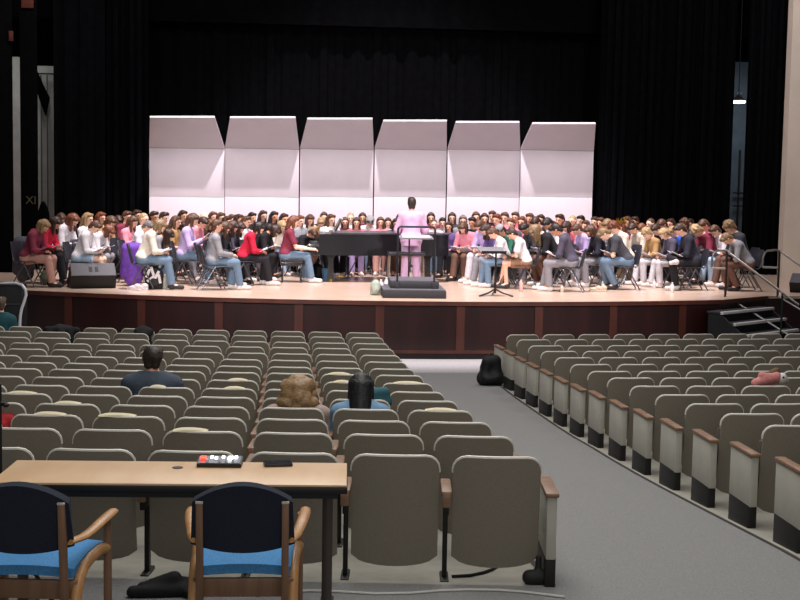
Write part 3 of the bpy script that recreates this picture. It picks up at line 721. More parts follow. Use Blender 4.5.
# ------------------------------------------------------------------ steps up to the stage at right
PXL, PXR = atz(724.5, 299, STAGE), atz(778, 298, STAGE)
W = 1.75
rise, run = STAGE/5.6, .27
org = E0+ddir*.06-wdir*.46; org.z = 0
ss = empty('stage_steps', org, SA, 'dark portable steps with pale tread edges leading up to the stage at right', 'steps')
carp = mat('26262a', .8, .15, 40); alu = mat('cbc9c7', .45, .05)
for i in range(1, 6):
    z = STAGE-i*rise; y0 = -(i-1)*run
    MB().box((W/2, y0-run/2+.02, z-.02), (W, run+.04, .04), bev=.004).build('tread', carp, ss)
    MB().box((W/2, y0-run-.004, z-.018), (W, .06, .05), bev=.004).build('tread_edge', alu, ss)
    MB().box((W/2, y0-run+.03, z/2-.02), (W-.02, .03, z-.04)).build('riser', mat('141418', .7, .1), ss)
for x in (.01, W-.01): MB().prism([(.0, 0), (.0, STAGE-rise-.05), (-run, STAGE-rise-.05), (-5*run, .02), (-5*run, 0)], x-.02, x+.02, 'x').build('stringer', mat('121215', .7, .1), ss)
rail_m = mat('8d8a87', .3, 0, metal=.7); post_m = mat('2a1a18', .5, 0)
def handrail(px, pyt, pyb, pxl, lab):
    b = atz(px, pyb, STAGE); h = at(px, pyt, b.y).z; s = empty('handrail', b, 0, lab, 'handrail', 'steel handrails of the stage steps')
    H = h-STAGE; D = ddir; sl = 1.02/(6*run)*.93
    top = Vector((0, 0, H)); e = top+D*1.55+Vector((0, 0, -1.55*sl)); back = -wdir*.28
    e2 = Vector((0, 0, .03))+D*1.35+Vector((0, 0, -1.35*sl*.78))
    bk = at(pxl, pyt+8, b.y+.15)-b; bk.z = H-.09
    MB().tube([bk+Vector((0, 0, -.24)), bk+Vector((0, 0, -.05)), bk+Vector((.03, 0, .03)), bk+Vector((.08, 0, .075)), top+Vector((-.08, 0, .01)), top+Vector((0, 0, 0)), top+D*.08+Vector((0, 0, -.05)), e], .022, 8).build('rail', rail_m, s)
    MB().tube([bk+Vector((0, 0, -.24)), Vector((0, 0, H-.33))], .022, 8).build('lower_bar', rail_m, s)
    MB().tube([Vector((0, 0, .02)), e2], .019, 8).build('lower_rail', rail_m, s)
    MB().tube([(0, 0, 0), top], .024, 8).build('post', post_m, s)
    q = top+(e-top)*.78; MB().tube([q, Vector((q.x, q.y, -b.z+max(0, .17)))], .022, 8).build('post', mat('141416', .5, 0), s)
    return s
handrail(725.2, 251, 297, 712, 'left steel handrail of the stage steps, with a looped top end')
handrail(777.5, 250.5, 297, 763, 'right steel handrail of the stage steps, against the beige wall')

# ------------------------------------------------------------------ bits and bobs on stage
def bottle(px, py, col, lab, h=.24, r=.04, cap='dddddd'):
    p = atz(px, py, STAGE); b = MB().lathe([(r*.9, 0), (r, .02), (r, h*.72), (r*.45, h*.86), (r*.42, h*.92)], n=12).build('water_bottle', mat(col, .3, .05), None, p)
    MB().lathe([(r*.5, h*.92), (r*.5, h)], n=12).build('cap', mat(cap, .4, 0), b); return tag(b, lab, 'bottle')
bottle(232.5, 288.5, 'c9c3bd', 'tall pale water bottle standing by the chair of the grey-sweater singer', .36, .055)
bottle(165, 289, 'a9a79c', 'pale grey bottle standing beside the black and white backpack', .28, .05)
bottle(654, 289, 'd6d2d0', 'clear bottle on the floor in front of the chair of the navy hoodie singer', .2, .035)
bottle(672, 292.5, 'd9d6d4', 'short clear bottle under the chair of the navy hoodie singer', .2, .035)
bottle(562, 292.5, 'c9bfae', 'small clear cup standing at the stage edge under a chair', .14, .035)
bottle(521, 292, 'd8a8a0', 'pinkish water bottle behind the music stand on the stage floor', .24, .035)
bottle(381, 293.5, 'd9d7d8', 'clear water bottle standing left of the podium, nearest the green bag', .26, .045)
bottle(386.5, 292, 'e6e3e2', 'clear water bottle pressed against the left side of the podium', .28, .045)
def soft_bag(px, py, w, d, h, col, name, lab, cat, strap=None):
    p = atz(px, py, STAGE); o = SDF()
    o.ell((0, d/2, h*.5), (w/2, d/2, h*.52), None, .03).cone((-w*.25, d/2, h*.15), (w*.25, d/2, h*.15), h*.2, h*.2, .04).ell((0, d*.1, h*.35), (w*.32, d*.2, h*.25), None, .02).cut((0, 0, .005), (0, 0, -1))
    me = o.mesh(name, .016, [mat(col, .8, .15, 20, .2)]); b = link(name, me, None, p)
    if strap: MB().tube([(-w*.2, d*.3, h*.9), (-w*.1, d*.3, h*1.12), (w*.1, d*.3, h*1.12), (w*.2, d*.3, h*.9)], .014, 6).build('handle', mat(strap, .7, .1), b)
    return tag(b, lab, cat)
soft_bag(46, 285, .26, .18, .30, '5f6a56', 'bag', 'small grey green bag standing under the leftmost singer', 'bag', '2d2d2d')
bp = soft_bag(153.5, 289.5, .36, .26, .42, '2e2c2e', 'backpack', 'black and white patterned backpack under the chair of the cream-sweater singer', 'backpack', '1c1c1c')
for i, (x, z, rr) in enumerate(((-.1, .3, .4), (-.02, .34, -.3), (.06, .27, .5), (.11, .2, -.2), (-.05, .2, .9))): MB().box((x, -.005, z), (.05, .02, .17), rot=(0, rr, 0), bev=.008).build('white_patch', mat('d9d6d6', .8, .1), bp)
soft_bag(376, 295.5, .2, .2, .28, '97a093', 'tote_bag', 'pale grey green bag leaning against the left end of the podium', 'bag')
soft_bag(317, 279, .3, .25, .32, '17161a', 'bag', 'black bag on the floor between bench and piano', 'bag')
p = atz(327, 281.5, STAGE); tag(MB().lathe([(.085, 0), (.11, .26), (.115, .27), (.10, .27), (.08, .02)], n=18).build('bucket', mat('2f5a74', .5, .1), None, p), 'small blue bucket on the floor under the piano keyboard', 'bucket')
# purple jacket over a chair
def jacket(px, pyt, pyb, w, col, lab, Y=None, face=0):
    p = atz(px, pyb, STAGE); y = Y or p.y; zt = at(px, pyt, y).z-STAGE
    o = SDF(); o.cone((-w*.3, 0, zt-.1), (w*.3, 0, zt-.1), .09, .09, .05).cone((-w*.28, -.02, zt-.15), (-w*.34, .0, zt*.28), .10, .12, .06).cone((w*.22, .02, zt-.15), (w*.18, .03, zt*.2), .11, .13, .06).cone((0, -.04, zt-.12), (-.03, -.06, zt*.12), .10, .09, .05).cone((w*.3, .05, zt-.2), (w*.52, .09, zt*.38), .06, .045, .03)
    return tag(link('jacket', o.mesh('jacket', .017, [mat(col, .8, .2, 12, .4)]), None, Vector((p.x, y, STAGE)), face), lab, 'jacket')
jacket(132.5, 242, 286, .36, '6a3fa0', 'purple jacket draped over a chair back beside the cream-sweater singer')
jacket(24, 236, 283, .30, '4b4c55', 'grey and black jacket hanging on the back of the leftmost singer chair')
def sneakers(px, py, col, lab, rz=0, grp=None):
    p = atz(px, py, STAGE)
    for i, s in enumerate((-1, 1)):
        o = MB().sphere((0, 0, .045), (.045, .13, .045), 14).sphere((0, -.06, .075), (.042, .07, .05), 12).box((0, 0, .014), (.085, .26, .026), bev=.012)
        tag(o.build('sneaker', mat(col, .6, .1), None, p+Vector((s*.06, .04*s, 0)), rz+.15*s), lab, 'shoe', grp)
sneakers(138, 290, 'cfc9cc', 'white sneaker of the loose pair beside the purple jacket', 1.3, 'loose white sneakers')
sneakers(598, 291.5, 'c9b8a4', 'tan sneaker of the loose pair under a chair at right', 1.0, 'loose tan sneakers')

# ------------------------------------------------------------------ equipment in front of the stage at far left
A = at(21, 286, 21.7); B = at(-30, 286, 21.7)
rc = empty('equipment_case', ((A.x+B.x)/2, 21.95, 0), 0, 'tall black equipment case in front of the stage at the left edge', 'case'); hh = A.z
MB().box((0, 0, hh/2), (A.x-B.x, .5, hh), bev=.02).build('body', mat('131416', .6, .1), rc); MB().box((0, 0, hh+.012), (A.x-B.x+.02, .52, .03), bev=.008).build('lid', mat('25272a', .5, .1), rc)
zs = at(10, 304, 21.7).z; MB().box((0, -.255, zs), (A.x-B.x-.02, .02, .025)).build('shelf_edge', mat('3c3e42', .5, .1), rc)
pts = [at(x, y, Y) for x, y, Y in ((-8, 285, 21.85), (2, 284, 21.85), (9, 283.3, 21.8), (16, 283.4, 21.75), (22, 285, 21.65), (25.5, 289.5, 21.6), (26, 295, 21.6), (24, 302, 21.6), (21.5, 309, 21.6), (20.3, 316, 21.6), (19.8, 324, 21.6), (20, 335, 21.6), (20, 352, 21.6))]
tag(MB().tube(pts, .024, 8).build('cable_hose', mat('e2e0e2', .5, .05)), 'thick white hose draped over the black case at far left', 'hose')
# ------------------------------------------------------------------ the singers
HC = dict(blonde='917550', brown='523827', dark='38261d', black='1f1814', red='6b3d28', grey='64605c', sandy='7c6547', light='a68c66')
HNAME = dict(blonde='blonde', brown='brown', dark='dark brown', black='black', red='auburn', grey='greyish', sandy='sandy', light='light blonde')
SCOL = dict(white='d9d6d8', cream='d6cdbd', maroon='7a2a3e', pink='d98a97', red='c01838', black='1d1b1f', grey='8f8f93', charcoal='3f4046', navy='22222f', green='2f6a52', lavender='b9a4cf', blue='1f57b8', tan='a88455', denim='5f7896', slate='4d4858', rose='c9646e', purple='5f4b80')
PCOL = dict(denim='687f95', black='1e1d22', grey='8c8a90', salmon='c9978a', light='a9c0d6', brown='6d4f42', khaki='8d6a52', charcoal='37363c', white='cfcbd0')
SHOE = dict(white='d8d4d4', dark='2a2628', tan='a98d70')
HLEN = dict(short='short', long='long', bob='chin-length', pony='tied-back', bun='bunned', curly='curly', beanie='beanie-covered', bald='shaven', buzz='cropped')
CONDX, CONDY = 2.62, 25.8
# head x, head y, hair, colour, top, sleeve, hood, pose, depth, trousers, shoes, skin
PPL = [
 # ---- front edge, left side
 (43.5, 225, 'bob', 'blonde', 'maroon', 'long', 1, 'write', 24.75, 'salmon', 'dark', 0),
 (95, 226, 'short', 'brown', 'white', 'long', 1, 'write', 24.9, 'light*', 'tan', 2),
 (160, 225, 'bob', 'sandy', 'cream', 'long', 0, 'write', 24.5, 'denim', 'dark', 2),
 (217, 225, 'pony', 'brown', 'grey', 'long', 0, 'look', 24.5, 'denim', 'white', 0),
 (294, 221, 'bob', 'red', 'maroon', 'short', 0, 'piano', 26.6, 'denim', 'white', 2),
 # ---- front edge, right side
 (512, 233, 'short', 'dark', 'white', 'short', 0, 'write', 25.5, 'khaki*', 'dark', 0),
 (556, 229, 'short', 'black', 'slate', 'long', 1, 'write', 25.0, 'grey', 'white', 3),
 (604, 233, 'short', 'sandy', 'charcoal', 'short', 0, 'deep', 25.55, 'denim', 'dark', 2),
 (680, 229, 'short', 'dark', 'navy', 'long', 1, 'cross', 25.6, 'black', 'white', 0),
 (730, 224, 'curly', 'sandy', 'charcoal', 'long', 0, 'write', 26.4, 'brown', 'white', 0),
 (727, 238, 'short', 'sandy', 'grey', 'long', 0, 'deep', 25.5, 'brown', 'dark', 0),
 (715, 230, 'short', 'brown', 'white', 'long', 0, 'write', 27.0, 'light', 'dark', 0),
 (704, 222, 'short', 'brown', 'pink', 'long', 0, 'write', 27.7, 'black', 'dark', 0),
 (697, 229, 'curly', 'light', 'maroon', 'long', 0, 'deep', 27.2, 'charcoal', 'dark', 0),
 # ---- left group
 (55.5, 222, 'long', 'dark', 'red', 'long', 0, 'write', 25.9, 'black', 'dark', 0),
 (61, 217.5, 'short', 'brown', 'grey', 'long', 0, 'write', 0, 'grey', 'dark', 0),
 (73, 219, 'long', 'red', 'white', 'long', 0, 'write', 26.4, 'grey', 'white', 2),
 (88, 218, 'long', 'blonde', 'white', 'long', 0, 'look', 26.9, 'denim', 'white', 2),
 (109, 230, 'bob', 'red', 'white', 'long', 0, 'deep', 25.9, 'grey', 'white', 0),
 (111, 221, 'long', 'brown', 'tan', 'long', 0, 'write', 26.9, 'black', 'dark', 0),
 (118, 220, 'short', 'dark', 'black', 'long', 0, 'write', 0, 'black', 'dark', 3),
 (127, 216, 'short', 'brown', 'maroon', 'long', 0, 'look', 0, 'black', 'dark', 0),
 (137, 214.5, 'bob', 'dark', 'black', 'long', 0, 'look', 0, 'black', 'dark', 1),
 (133, 221, 'long', 'brown', 'pink', 'long', 0, 'read', 26.9, 'grey', 'white', 0),
 (144, 218, 'buzz', 'light', 'white', 'long', 0, 'look', 0, 'grey', 'dark', 2),
 (154, 216, 'short', 'dark', 'black', 'long', 0, 'look', 0, 'black', 'dark', 3),
 (148, 226, 'short', 'grey', 'white', 'long', 1, 'write', 25.7, 'charcoal', 'white', 0),
 (168, 234, 'long', 'dark', 'grey', 'long', 0, 'deep', 25.3, 'denim', 'white', 0),
 (176, 221, 'long', 'brown', 'tan', 'short', 0, 'look', 26.6, 'grey', 'white', 0),
 (183, 226, 'long', 'black', 'charcoal', 'long', 0, 'write', 0, 'black', 'dark', 0),
 (183, 215, 'bob', 'dark', 'grey', 'long', 0, 'look', 0, 'black', 'dark', 1),
 (193, 219, 'bob', 'brown', 'lavender', 'long', 0, 'read', 26.1, 'denim', 'white', 0),
 (203, 222, 'short', 'dark', 'pink', 'long', 0, 'write', 26.7, 'white', 'white', 0),
 (204, 217, 'bald', 'light', 'white', 'long', 0, 'look', 0, 'black', 'dark', 2),
 (209, 224, 'long', 'red', 'black', 'long', 0, 'write', 0, 'black', 'dark', 0),
 (225, 227, 'long', 'brown', 'charcoal', 'long', 1, 'write', 25.4, 'denim', 'white', 0),
 (221, 217, 'bob', 'brown', 'grey', 'long', 0, 'look', 0, 'black', 'dark', 0),
 (233, 226, 'long', 'dark', 'black', 'long', 0, 'write', 26.1, 'black', 'dark', 0),
 (232, 219, 'short', 'brown', 'pink', 'long', 0, 'look', 0, 'grey', 'dark', 0),
 (240, 227, 'long', 'dark', 'slate', 'long', 0, 'write', 26.7, 'charcoal', 'white', 0),
 (239, 219, 'bob', 'dark', 'grey', 'long', 0, 'look', 0, 'black', 'dark', 1),
 (246, 221, 'short', 'brown', 'white', 'long', 0, 'look', 0, 'grey', 'dark', 0),
 (252, 217, 'long', 'black', 'black', 'long', 0, 'look', 0, 'black', 'dark', 1),
 (259, 227, 'bob', 'black', 'red', 'long', 0, 'write', 26.1, 'black', 'white', 0),
 (263, 215, 'long', 'dark', 'charcoal', 'long', 0, 'look', 0, 'black', 'dark', 0),
 (274, 216, 'long', 'black', 'black', 'long', 0, 'look', 0, 'black', 'dark', 3),
 (275, 230, 'bob', 'dark', 'black', 'long', 0, 'deep', 27.1, 'black', 'white', 3),
 (269, 228, 'long', 'black', 'black', 'long', 0, 'write', 28.2, 'black', 'dark', 3),
 (282, 225, 'long', 'light', 'cream', 'short', 0, 'write', 28.5, 'light', 'white', 2),
 (284, 218, 'long', 'dark', 'pink', 'long', 0, 'look', 0, 'black', 'dark', 1),
 (300, 220, 'bob', 'red', 'grey', 'long', 0, 'look', 28.8, 'denim', 'white', 2),
 (310, 219, 'long', 'brown', 'white', 'long', 0, 'read', 29.4, 'grey', 'dark', 0),
 (321, 222, 'short', 'blonde', 'tan', 'long', 0, 'write', 29.2, 'black', 'dark', 2),
 (313, 233, 'short', 'brown', 'black', 'short', 0, 'deep', 28.3, 'khaki*', 'white', 0),
 # ---- behind the piano
 (331, 219, 'long', 'brown', 'white', 'long', 0, 'look', 29.2, 'black', 'white', 0),
 (345, 221.5, 'long', 'brown', 'maroon', 'long', 0, 'look', 29.4, 'lavp', 'white', 0),
 (350.5, 217, 'buzz', 'light', 'white', 'long', 0, 'look', 30.1, 'black', 'dark', 2),
 (356.5, 222, 'long', 'dark', 'rose', 'long', 0, 'look', 29.4, 'lavp', 'white', 0),
 (362.5, 217, 'long', 'dark', 'maroon', 'long', 0, 'look', 30.2, 'black', 'dark', 1),
 (370, 221, 'beanie', 'dark', 'white', 'long', 0, 'write', 29.5, 'denim', 'white', 0),
 (380.5, 221.5, 'long', 'brown', 'pink', 'long', 0, 'look', 29.4, 'salmon', 'white', 0),
 (388, 222, 'long', 'dark', 'white', 'long', 0, 'look', 30.0, 'denim', 'white', 0),
 (396, 223, 'bob', 'black', 'black', 'long', 0, 'look', 29.4, 'brown', 'dark', 3),
 (400, 218, 'long', 'dark', 'black', 'long', 0, 'look', 30.3, 'black', 'dark', 0),
 (420, 219, 'long', 'brown', 'pink', 'long', 0, 'look', 30.2, 'black', 'dark', 0),
 (431, 217, 'bob', 'dark', 'maroon', 'long', 0, 'look', 30.2, 'black', 'dark', 0),
 (434, 223.5, 'buzz', 'brown', 'white', 'long', 0, 'look', 29.4, 'denim', 'white', 0),
 (442.5, 222, 'short', 'black', 'grey', 'long', 0, 'look', 30.0, 'charcoal', 'white', 0),
 (452, 217, 'long', 'dark', 'charcoal', 'long', 0, 'look', 30.3, 'black', 'dark', 0),
 # ---- right group
 (449, 226, 'bob', 'dark', 'purple', 'long', 0, 'look', 29.0, 'black', 'dark', 0),
 (463, 220, 'long', 'grey', 'grey', 'long', 0, 'look', 0, 'black', 'white', 0),
 (472.5, 222, 'short', 'black', 'navy', 'long', 0, 'look', 27.9, 'grey', 'white', 3),
 (463, 227, 'bob', 'brown', 'pink', 'long', 0, 'write', 27.1, 'brown', 'dark', 0),
 (480, 225, 'short', 'brown', 'lavender', 'long', 0, 'write', 27.0, 'white', 'white', 0),
 (484.5, 218, 'bob', 'dark', 'rose', 'long', 0, 'look', 0, 'black', 'dark', 0),
 (492.5, 215.5, 'short', 'dark', 'black', 'long', 0, 'look', 0, 'black', 'dark', 1),
 (497, 219, 'short', 'red', 'rose', 'long', 0, 'look', 28.2, 'grey', 'white', 0),
 (486, 229, 'long', 'dark', 'purple', 'long', 0, 'write', 26.2, 'grey', 'white', 0),
 (501, 230, 'beanie', 'dark', 'green', 'long', 0, 'write', 26.4, 'charcoal', 'white', 3),
 (493, 232.5, 'short', 'brown', 'white', 'long', 0, 'write', 25.6, 'denim', 'white', 0),
 (505, 217, 'short', 'brown', 'pink', 'long', 0, 'look', 0, 'black', 'dark', 0),
 (515.5, 216.5, 'short', 'brown', 'rose', 'long', 0, 'look', 0, 'black', 'dark', 0),
 (522, 221, 'bob', 'red', 'pink', 'long', 0, 'look', 0, 'grey', 'dark', 0),
 (530, 218, 'short', 'brown', 'grey', 'long', 0, 'look', 0, 'black', 'dark', 1),
 (536, 222, 'short', 'dark', 'black', 'long', 0, 'write', 27.8, 'charcoal', 'dark', 0),
 (525, 228, 'short', 'black', 'charcoal', 'long', 0, 'write', 26.9, 'grey', 'white', 3),
 (535, 230, 'long', 'sandy', 'black', 'long', 0, 'deep', 26.2, 'brown', 'white', 2),
 (541, 219, 'bob', 'dark', 'slate', 'long', 0, 'look', 0, 'black', 'dark', 0),
 (548, 222, 'short', 'black', 'white', 'short', 0, 'write', 27.0, 'charcoal', 'white', 3),
 (560, 219, 'short', 'dark', 'rose', 'long', 0, 'look', 28.4, 'grey', 'dark', 1),
 (572.5, 220, 'buzz', 'light', 'pink', 'long', 0, 'look', 0, 'grey', 'dark', 2),
 (581, 220, 'short', 'black', 'navy', 'long', 0, 'look', 0, 'black', 'dark', 0),
 (577, 229, 'short', 'brown', 'lavender', 'long', 0, 'write', 26.5, 'grey', 'white', 0),
 (595, 221, 'bob', 'dark', 'maroon', 'long', 0, 'look', 0, 'black', 'dark', 0),
 (601, 222, 'short', 'brown', 'black', 'long', 0, 'look', 0, 'charcoal', 'dark', 1),
 (590, 230, 'bob', 'brown', 'navy', 'long', 0, 'write', 26.1, 'grey', 'white', 0),
 (608, 224, 'short', 'sandy', 'grey', 'long', 0, 'write', 28.0, 'black', 'white', 0),
 (614, 227, 'curly', 'red', 'cream', 'long', 0, 'write', 27.0, 'grey', 'white', 2),
 (621, 227, 'long', 'red', 'red', 'long', 0, 'look', 28.2, 'black', 'dark', 0),
 (635, 221, 'short', 'dark', 'black', 'long', 0, 'look', 0, 'charcoal', 'dark', 3),
 (633, 228, 'bun', 'dark', 'cream', 'long', 0, 'write', 27.3, 'tanp', 'white', 0),
 (647, 233, 'curly', 'light', 'tan', 'long', 0, 'write', 26.7, 'white', 'white', 2),
 (650.5, 223, 'buzz', 'brown', 'black', 'long', 0, 'look', 28.2, 'black', 'dark', 2),
 (662, 224, 'short', 'brown', 'charcoal', 'long', 0, 'write', 28.8, 'black', 'dark', 0),
 (664, 233, 'short', 'light', 'slate', 'long', 0, 'write', 26.5, 'white', 'white', 2),
 (673, 231, 'short', 'blonde', 'blue', 'long', 0, 'write', 27.4, 'black', 'white', 0),
 (684, 224, 'curly', 'brown', 'black', 'long', 0, 'look', 28.3, 'black', 'dark', 0),
 # ---- more singers filling the back rows
 (164, 217, 'short', 'dark', 'black', 'long', 0, 'look', 0, 'black', 'dark', 0),
 (213, 216, 'bob', 'brown', 'rose', 'long', 0, 'look', 0, 'black', 'dark', 0),
 (227, 221, 'long', 'dark', 'grey', 'long', 0, 'look', 0, 'grey', 'dark', 1),
 (324, 216.5, 'bob', 'dark', 'black', 'long', 0, 'look', 30.3, 'black', 'dark', 0),
 (476, 216.5, 'long', 'brown', 'grey', 'long', 0, 'look', 0, 'black', 'dark', 0),
 (511, 223, 'short', 'red', 'slate', 'long', 0, 'look', 0, 'charcoal', 'dark', 2),
 (553, 226, 'short', 'brown', 'grey', 'long', 0, 'write', 27.4, 'black', 'white', 0),
 (566, 226, 'bob', 'dark', 'rose', 'long', 0, 'write', 27.6, 'grey', 'white', 0),
 (586, 225, 'short', 'brown', 'pink', 'long', 0, 'look', 0, 'charcoal', 'dark', 2),
 (627, 221, 'bob', 'brown', 'charcoal', 'long', 0, 'look', 0, 'black', 'dark', 0),
 (642, 228, 'short', 'red', 'cream', 'long', 0, 'write', 27.7, 'grey', 'white', 2),
 (656, 229, 'short', 'dark', 'black', 'long', 0, 'write', 27.4, 'black', 'white', 0),
 (671, 223, 'bob', 'dark', 'black', 'long', 0, 'look', 0, 'black', 'dark', 0),
 (690, 223, 'short', 'dark', 'slate', 'long', 0, 'look', 0, 'black', 'dark', 0),
 (101, 217, 'long', 'red', 'grey', 'long', 0, 'look', 0, 'black', 'dark', 0),
]
PCOL['lavp'] = 'a58fb8'; PCOL['tanp'] = '9a8468'
pts_ = []
for q in PPL:
    yh = YH+.01745*(q[0]-400); P_ = POSES[q[7]]; J = arch(q[7]); hz = J['head'][2]+.03
    Y = q[8] or min(30.4, max(28.3, (EYE-STAGE-hz)*F/(q[1]-yh)))
    pts_.append([q, Y, bool(q[8])])
def root_of(q, Y):
    hp = at(q[0], q[1], Y); J = arch(q[7]); s = max(.90, min(1.12, (hp.z-STAGE)/(J['head'][2]+.02)))
    f = math.atan2(CONDX-hp.x, CONDY-hp.y)
    if q[0] < 260: f += R(min(22, (260-q[0])*.10))
    if abs(q[0]-400) < 90 and Y > 28.9: f = math.atan2(1.0-hp.x, 0-hp.y)
    if q[7] == 'piano': f = R(88)
    hy = J['head'][1]*s
    return hp.x-math.sin(f)*hy, hp.y-math.cos(f)*hy, f, s
for it in range(160):
    C = [root_of(q, Y) for q, Y, fx in pts_]
    C2 = [(c[0]+math.sin(c[2])*.2, c[1]+math.cos(c[2])*.2) for c in C]
    for i in range(len(C)):
        for j in range(i):
            dx, dy = C2[i][0]-C2[j][0], C2[i][1]-C2[j][1]; d = math.hypot(dx, dy*.8)
            if d < .60:
                push = (.60-d)*.35*(1 if dy >= 0 else -1)
                for k_, sg in ((i, 1), (j, -1)):
                    if not pts_[k_][2]: pts_[k_][1] = min(30.9, max(26.3, pts_[k_][1]+push*sg))
                    elif it > 30 and k_ > 13: pts_[k_][1] = min(30.9, max(25.3, pts_[k_][1]+push*sg*.25))
def ordinal(i, n):
    W_ = ['', 'second', 'third', 'fourth', 'fifth', 'sixth', 'seventh', 'eighth', 'ninth', 'tenth', 'eleventh', 'twelfth', 'thirteenth', 'fourteenth']
    if n == 1: return ''
    if i == 0: return 'leftmost of %d' % n
    if i == n-1: return 'rightmost of %d' % n
    return '%s from left of %d' % (W_[i], n)
def base_lab(q):
    hn = 'a beanie' if q[2] == 'beanie' else ('a shaven head' if q[2] == 'bald' else HLEN[q[2]]+' '+HNAME[q[3]].replace(' ', '-')+' hair')
    top = {'slate': 'slate-grey', 'denim': 'blue', 'rose': 'rose-red'}.get(q[4], q[4])+' '+('hoodie' if q[6] else ('T-shirt' if q[5] == 'short' else 'top'))
    v = {'write': 'head bowed', 'deep': 'bent far forward', 'look': 'looking up', 'read': 'reading', 'cross': 'legs crossed', 'piano': 'playing piano'}[q[7]]
    return 'singer with %s in %s, %s' % (hn, top, v)
labs = {}
for i, (q, Y, fx) in enumerate(pts_): labs.setdefault(base_lab(q), []).append(i)
LAB = {}
for b_, ids in labs.items():
    ids.sort(key=lambda i: PPL[i][0])
    for n, i in enumerate(ids):
        o = ordinal(n, len(ids)); LAB[i] = b_.replace('singer', 'pianist' if 'piano' in b_ else 'singer')+(', '+o if o else '')
sg_ = {}
for i, q in enumerate(PPL): sg_.setdefault(base_lab(q).split(', ')[0], []).append(i)
SHORT = {}
for b_, ids in sg_.items():
    ids.sort(key=lambda i: PPL[i][0])
    for n, i in enumerate(ids): o = ordinal(n, len(ids)); SHORT[i] = b_+(', '+o if o else '')
sheet_m = mat('e6e3e8', .7, .04, 30); fold_m = mat('17171c', .5, .05)
PERSON = {}
for i, (q, Y, fx) in enumerate(pts_):
    x, y, f, s = root_of(q, Y); sh = q[9].endswith('*'); pc = q[9].rstrip('*')
    o = make_person(q[7], (x, y, STAGE), f, s, q[2], HC[q[3]], q[5], SCOL[q[4]], 'shorts' if sh else 'long', PCOL[pc], SHOE[q[10]], q[11], bool(q[6]), h=.0115 if i < 14 else HB)
    tag(o, LAB[i], 'person', 'seated singers on the stage'); PERSON[i] = o
    if q[7] != 'piano':
        stage_chair(x, y, f, 'black chair under '+SHORT[i], Y < 27.4)
    # music on the lap
    if q[7] in ('write', 'deep', 'cross', 'read') and q[4] != 'maroon' or i == 0:
        J = arch(q[7]); c = (J['wr'][-1]+J['wr'][1])/2*s
        loc = Vector((x, y, STAGE))+Matrix.Rotation(-f, 3, 'Z') @ Vector((0, c[1]+.05, c[2]-.005 if q[7] != 'read' else c[2]+.03))
        dark = (i*7) % 5 == 0
        b = MB(); tl_ = .42 if q[7] != 'read' else .75
        b.grid(lambda u, v: ((2*u-1)*.2, (v-.5)*.27*math.cos(tl_), (v-.5)*.27*math.sin(tl_)+.02*abs(2*u-1)), 6, 4, .008)
        ob = b.build('music_folder' if dark else 'music_sheet', fold_m if dark else sheet_m, None, loc, -f)
        tag(ob, ('folder' if dark else 'papers')+' held by '+SHORT[i], 'sheet music' if not dark else 'folder', 'sheet music held by singers')
# paper crown
i = [k for k, q in enumerate(PPL) if q[4] == 'red' and q[3] == 'red'][0]
J = arch('look'); s_ = PERSON[i].scale[0]; f_ = -PERSON[i].rotation_euler[2]
hp = Vector(PERSON[i].location)+Matrix.Rotation(-f_, 3, 'Z') @ Vector((J['head']*s_).tolist()); b = MB(); n = 10
Vb = [b.bm.verts.new((.098*math.cos(2*math.pi*k/(2*n)), .108*math.sin(2*math.pi*k/(2*n)), 0)) for k in range(2*n)]
Vt = [b.bm.verts.new((.118*math.cos(2*math.pi*k/(2*n)), .128*math.sin(2*math.pi*k/(2*n)), .14 if k % 2 == 0 else .05)) for k in range(2*n)]
for k in range(2*n): b.bm.faces.new((Vb[k], Vb[(k+1) % (2*n)], Vt[(k+1) % (2*n)], Vt[k]))
bmesh.ops.solidify(b.bm, geom=b.bm.faces[:], thickness=.006)
tag(b.build('crown', mat('c9a54a', .3, .1, 20, metal=.7), None, hp+Vector((0, 0, .085)), 0, False), 'gold pointed crown on the head of the auburn singer in red', 'crown')

# ------------------------------------------------------------------ conductor
POSES['cond'] = dict(lean=3, bow=4, arms='cond', stand=True)
hp = at(411, 203.5, 26.0); J = arch('cond'); s = (hp.z-STAGE)/(J['head'][2]+.005)
cx_, cy_ = at(411.5, 203.5, 26.0).x, 26.0-J['head'][1]*s
c = link('person', part_mesh('cond', 'body', .01)); slot(c, SKIN[1]); c.location = (cx_, cy_, STAGE); c.scale = (s, s, s); c.rotation_euler = (0, 0, R(-4))
pink = mat('c8a4c4', .8, .05, 20, .15)
jk = SDF(); jk = sdf_shirt(J, 'long', False, .028, .03, .10); jm = jk.mesh('jacket', .0115, [pink]); link('jacket', jm, c)
tm = sdf_pants(J, 'long', .018).mesh('trousers', .0115, [pink]); link('trousers', tm, c)
for q in (-1, 1): slot(link('shoe', part_mesh('cond', 'shoe_%d' % q), c), mat('2a2020', .4, 0))
ho = slot(link('hair', part_mesh('cond', 'hair_short', .009), c), hair_mat('2a1e19')); M = Matrix(J['HR'].tolist()).to_4x4(); M.translation = J['head']; ho.matrix_local = M
tag(c, 'person conducting in a pink lilac suit, seen from behind, standing in front of the piano', 'person')
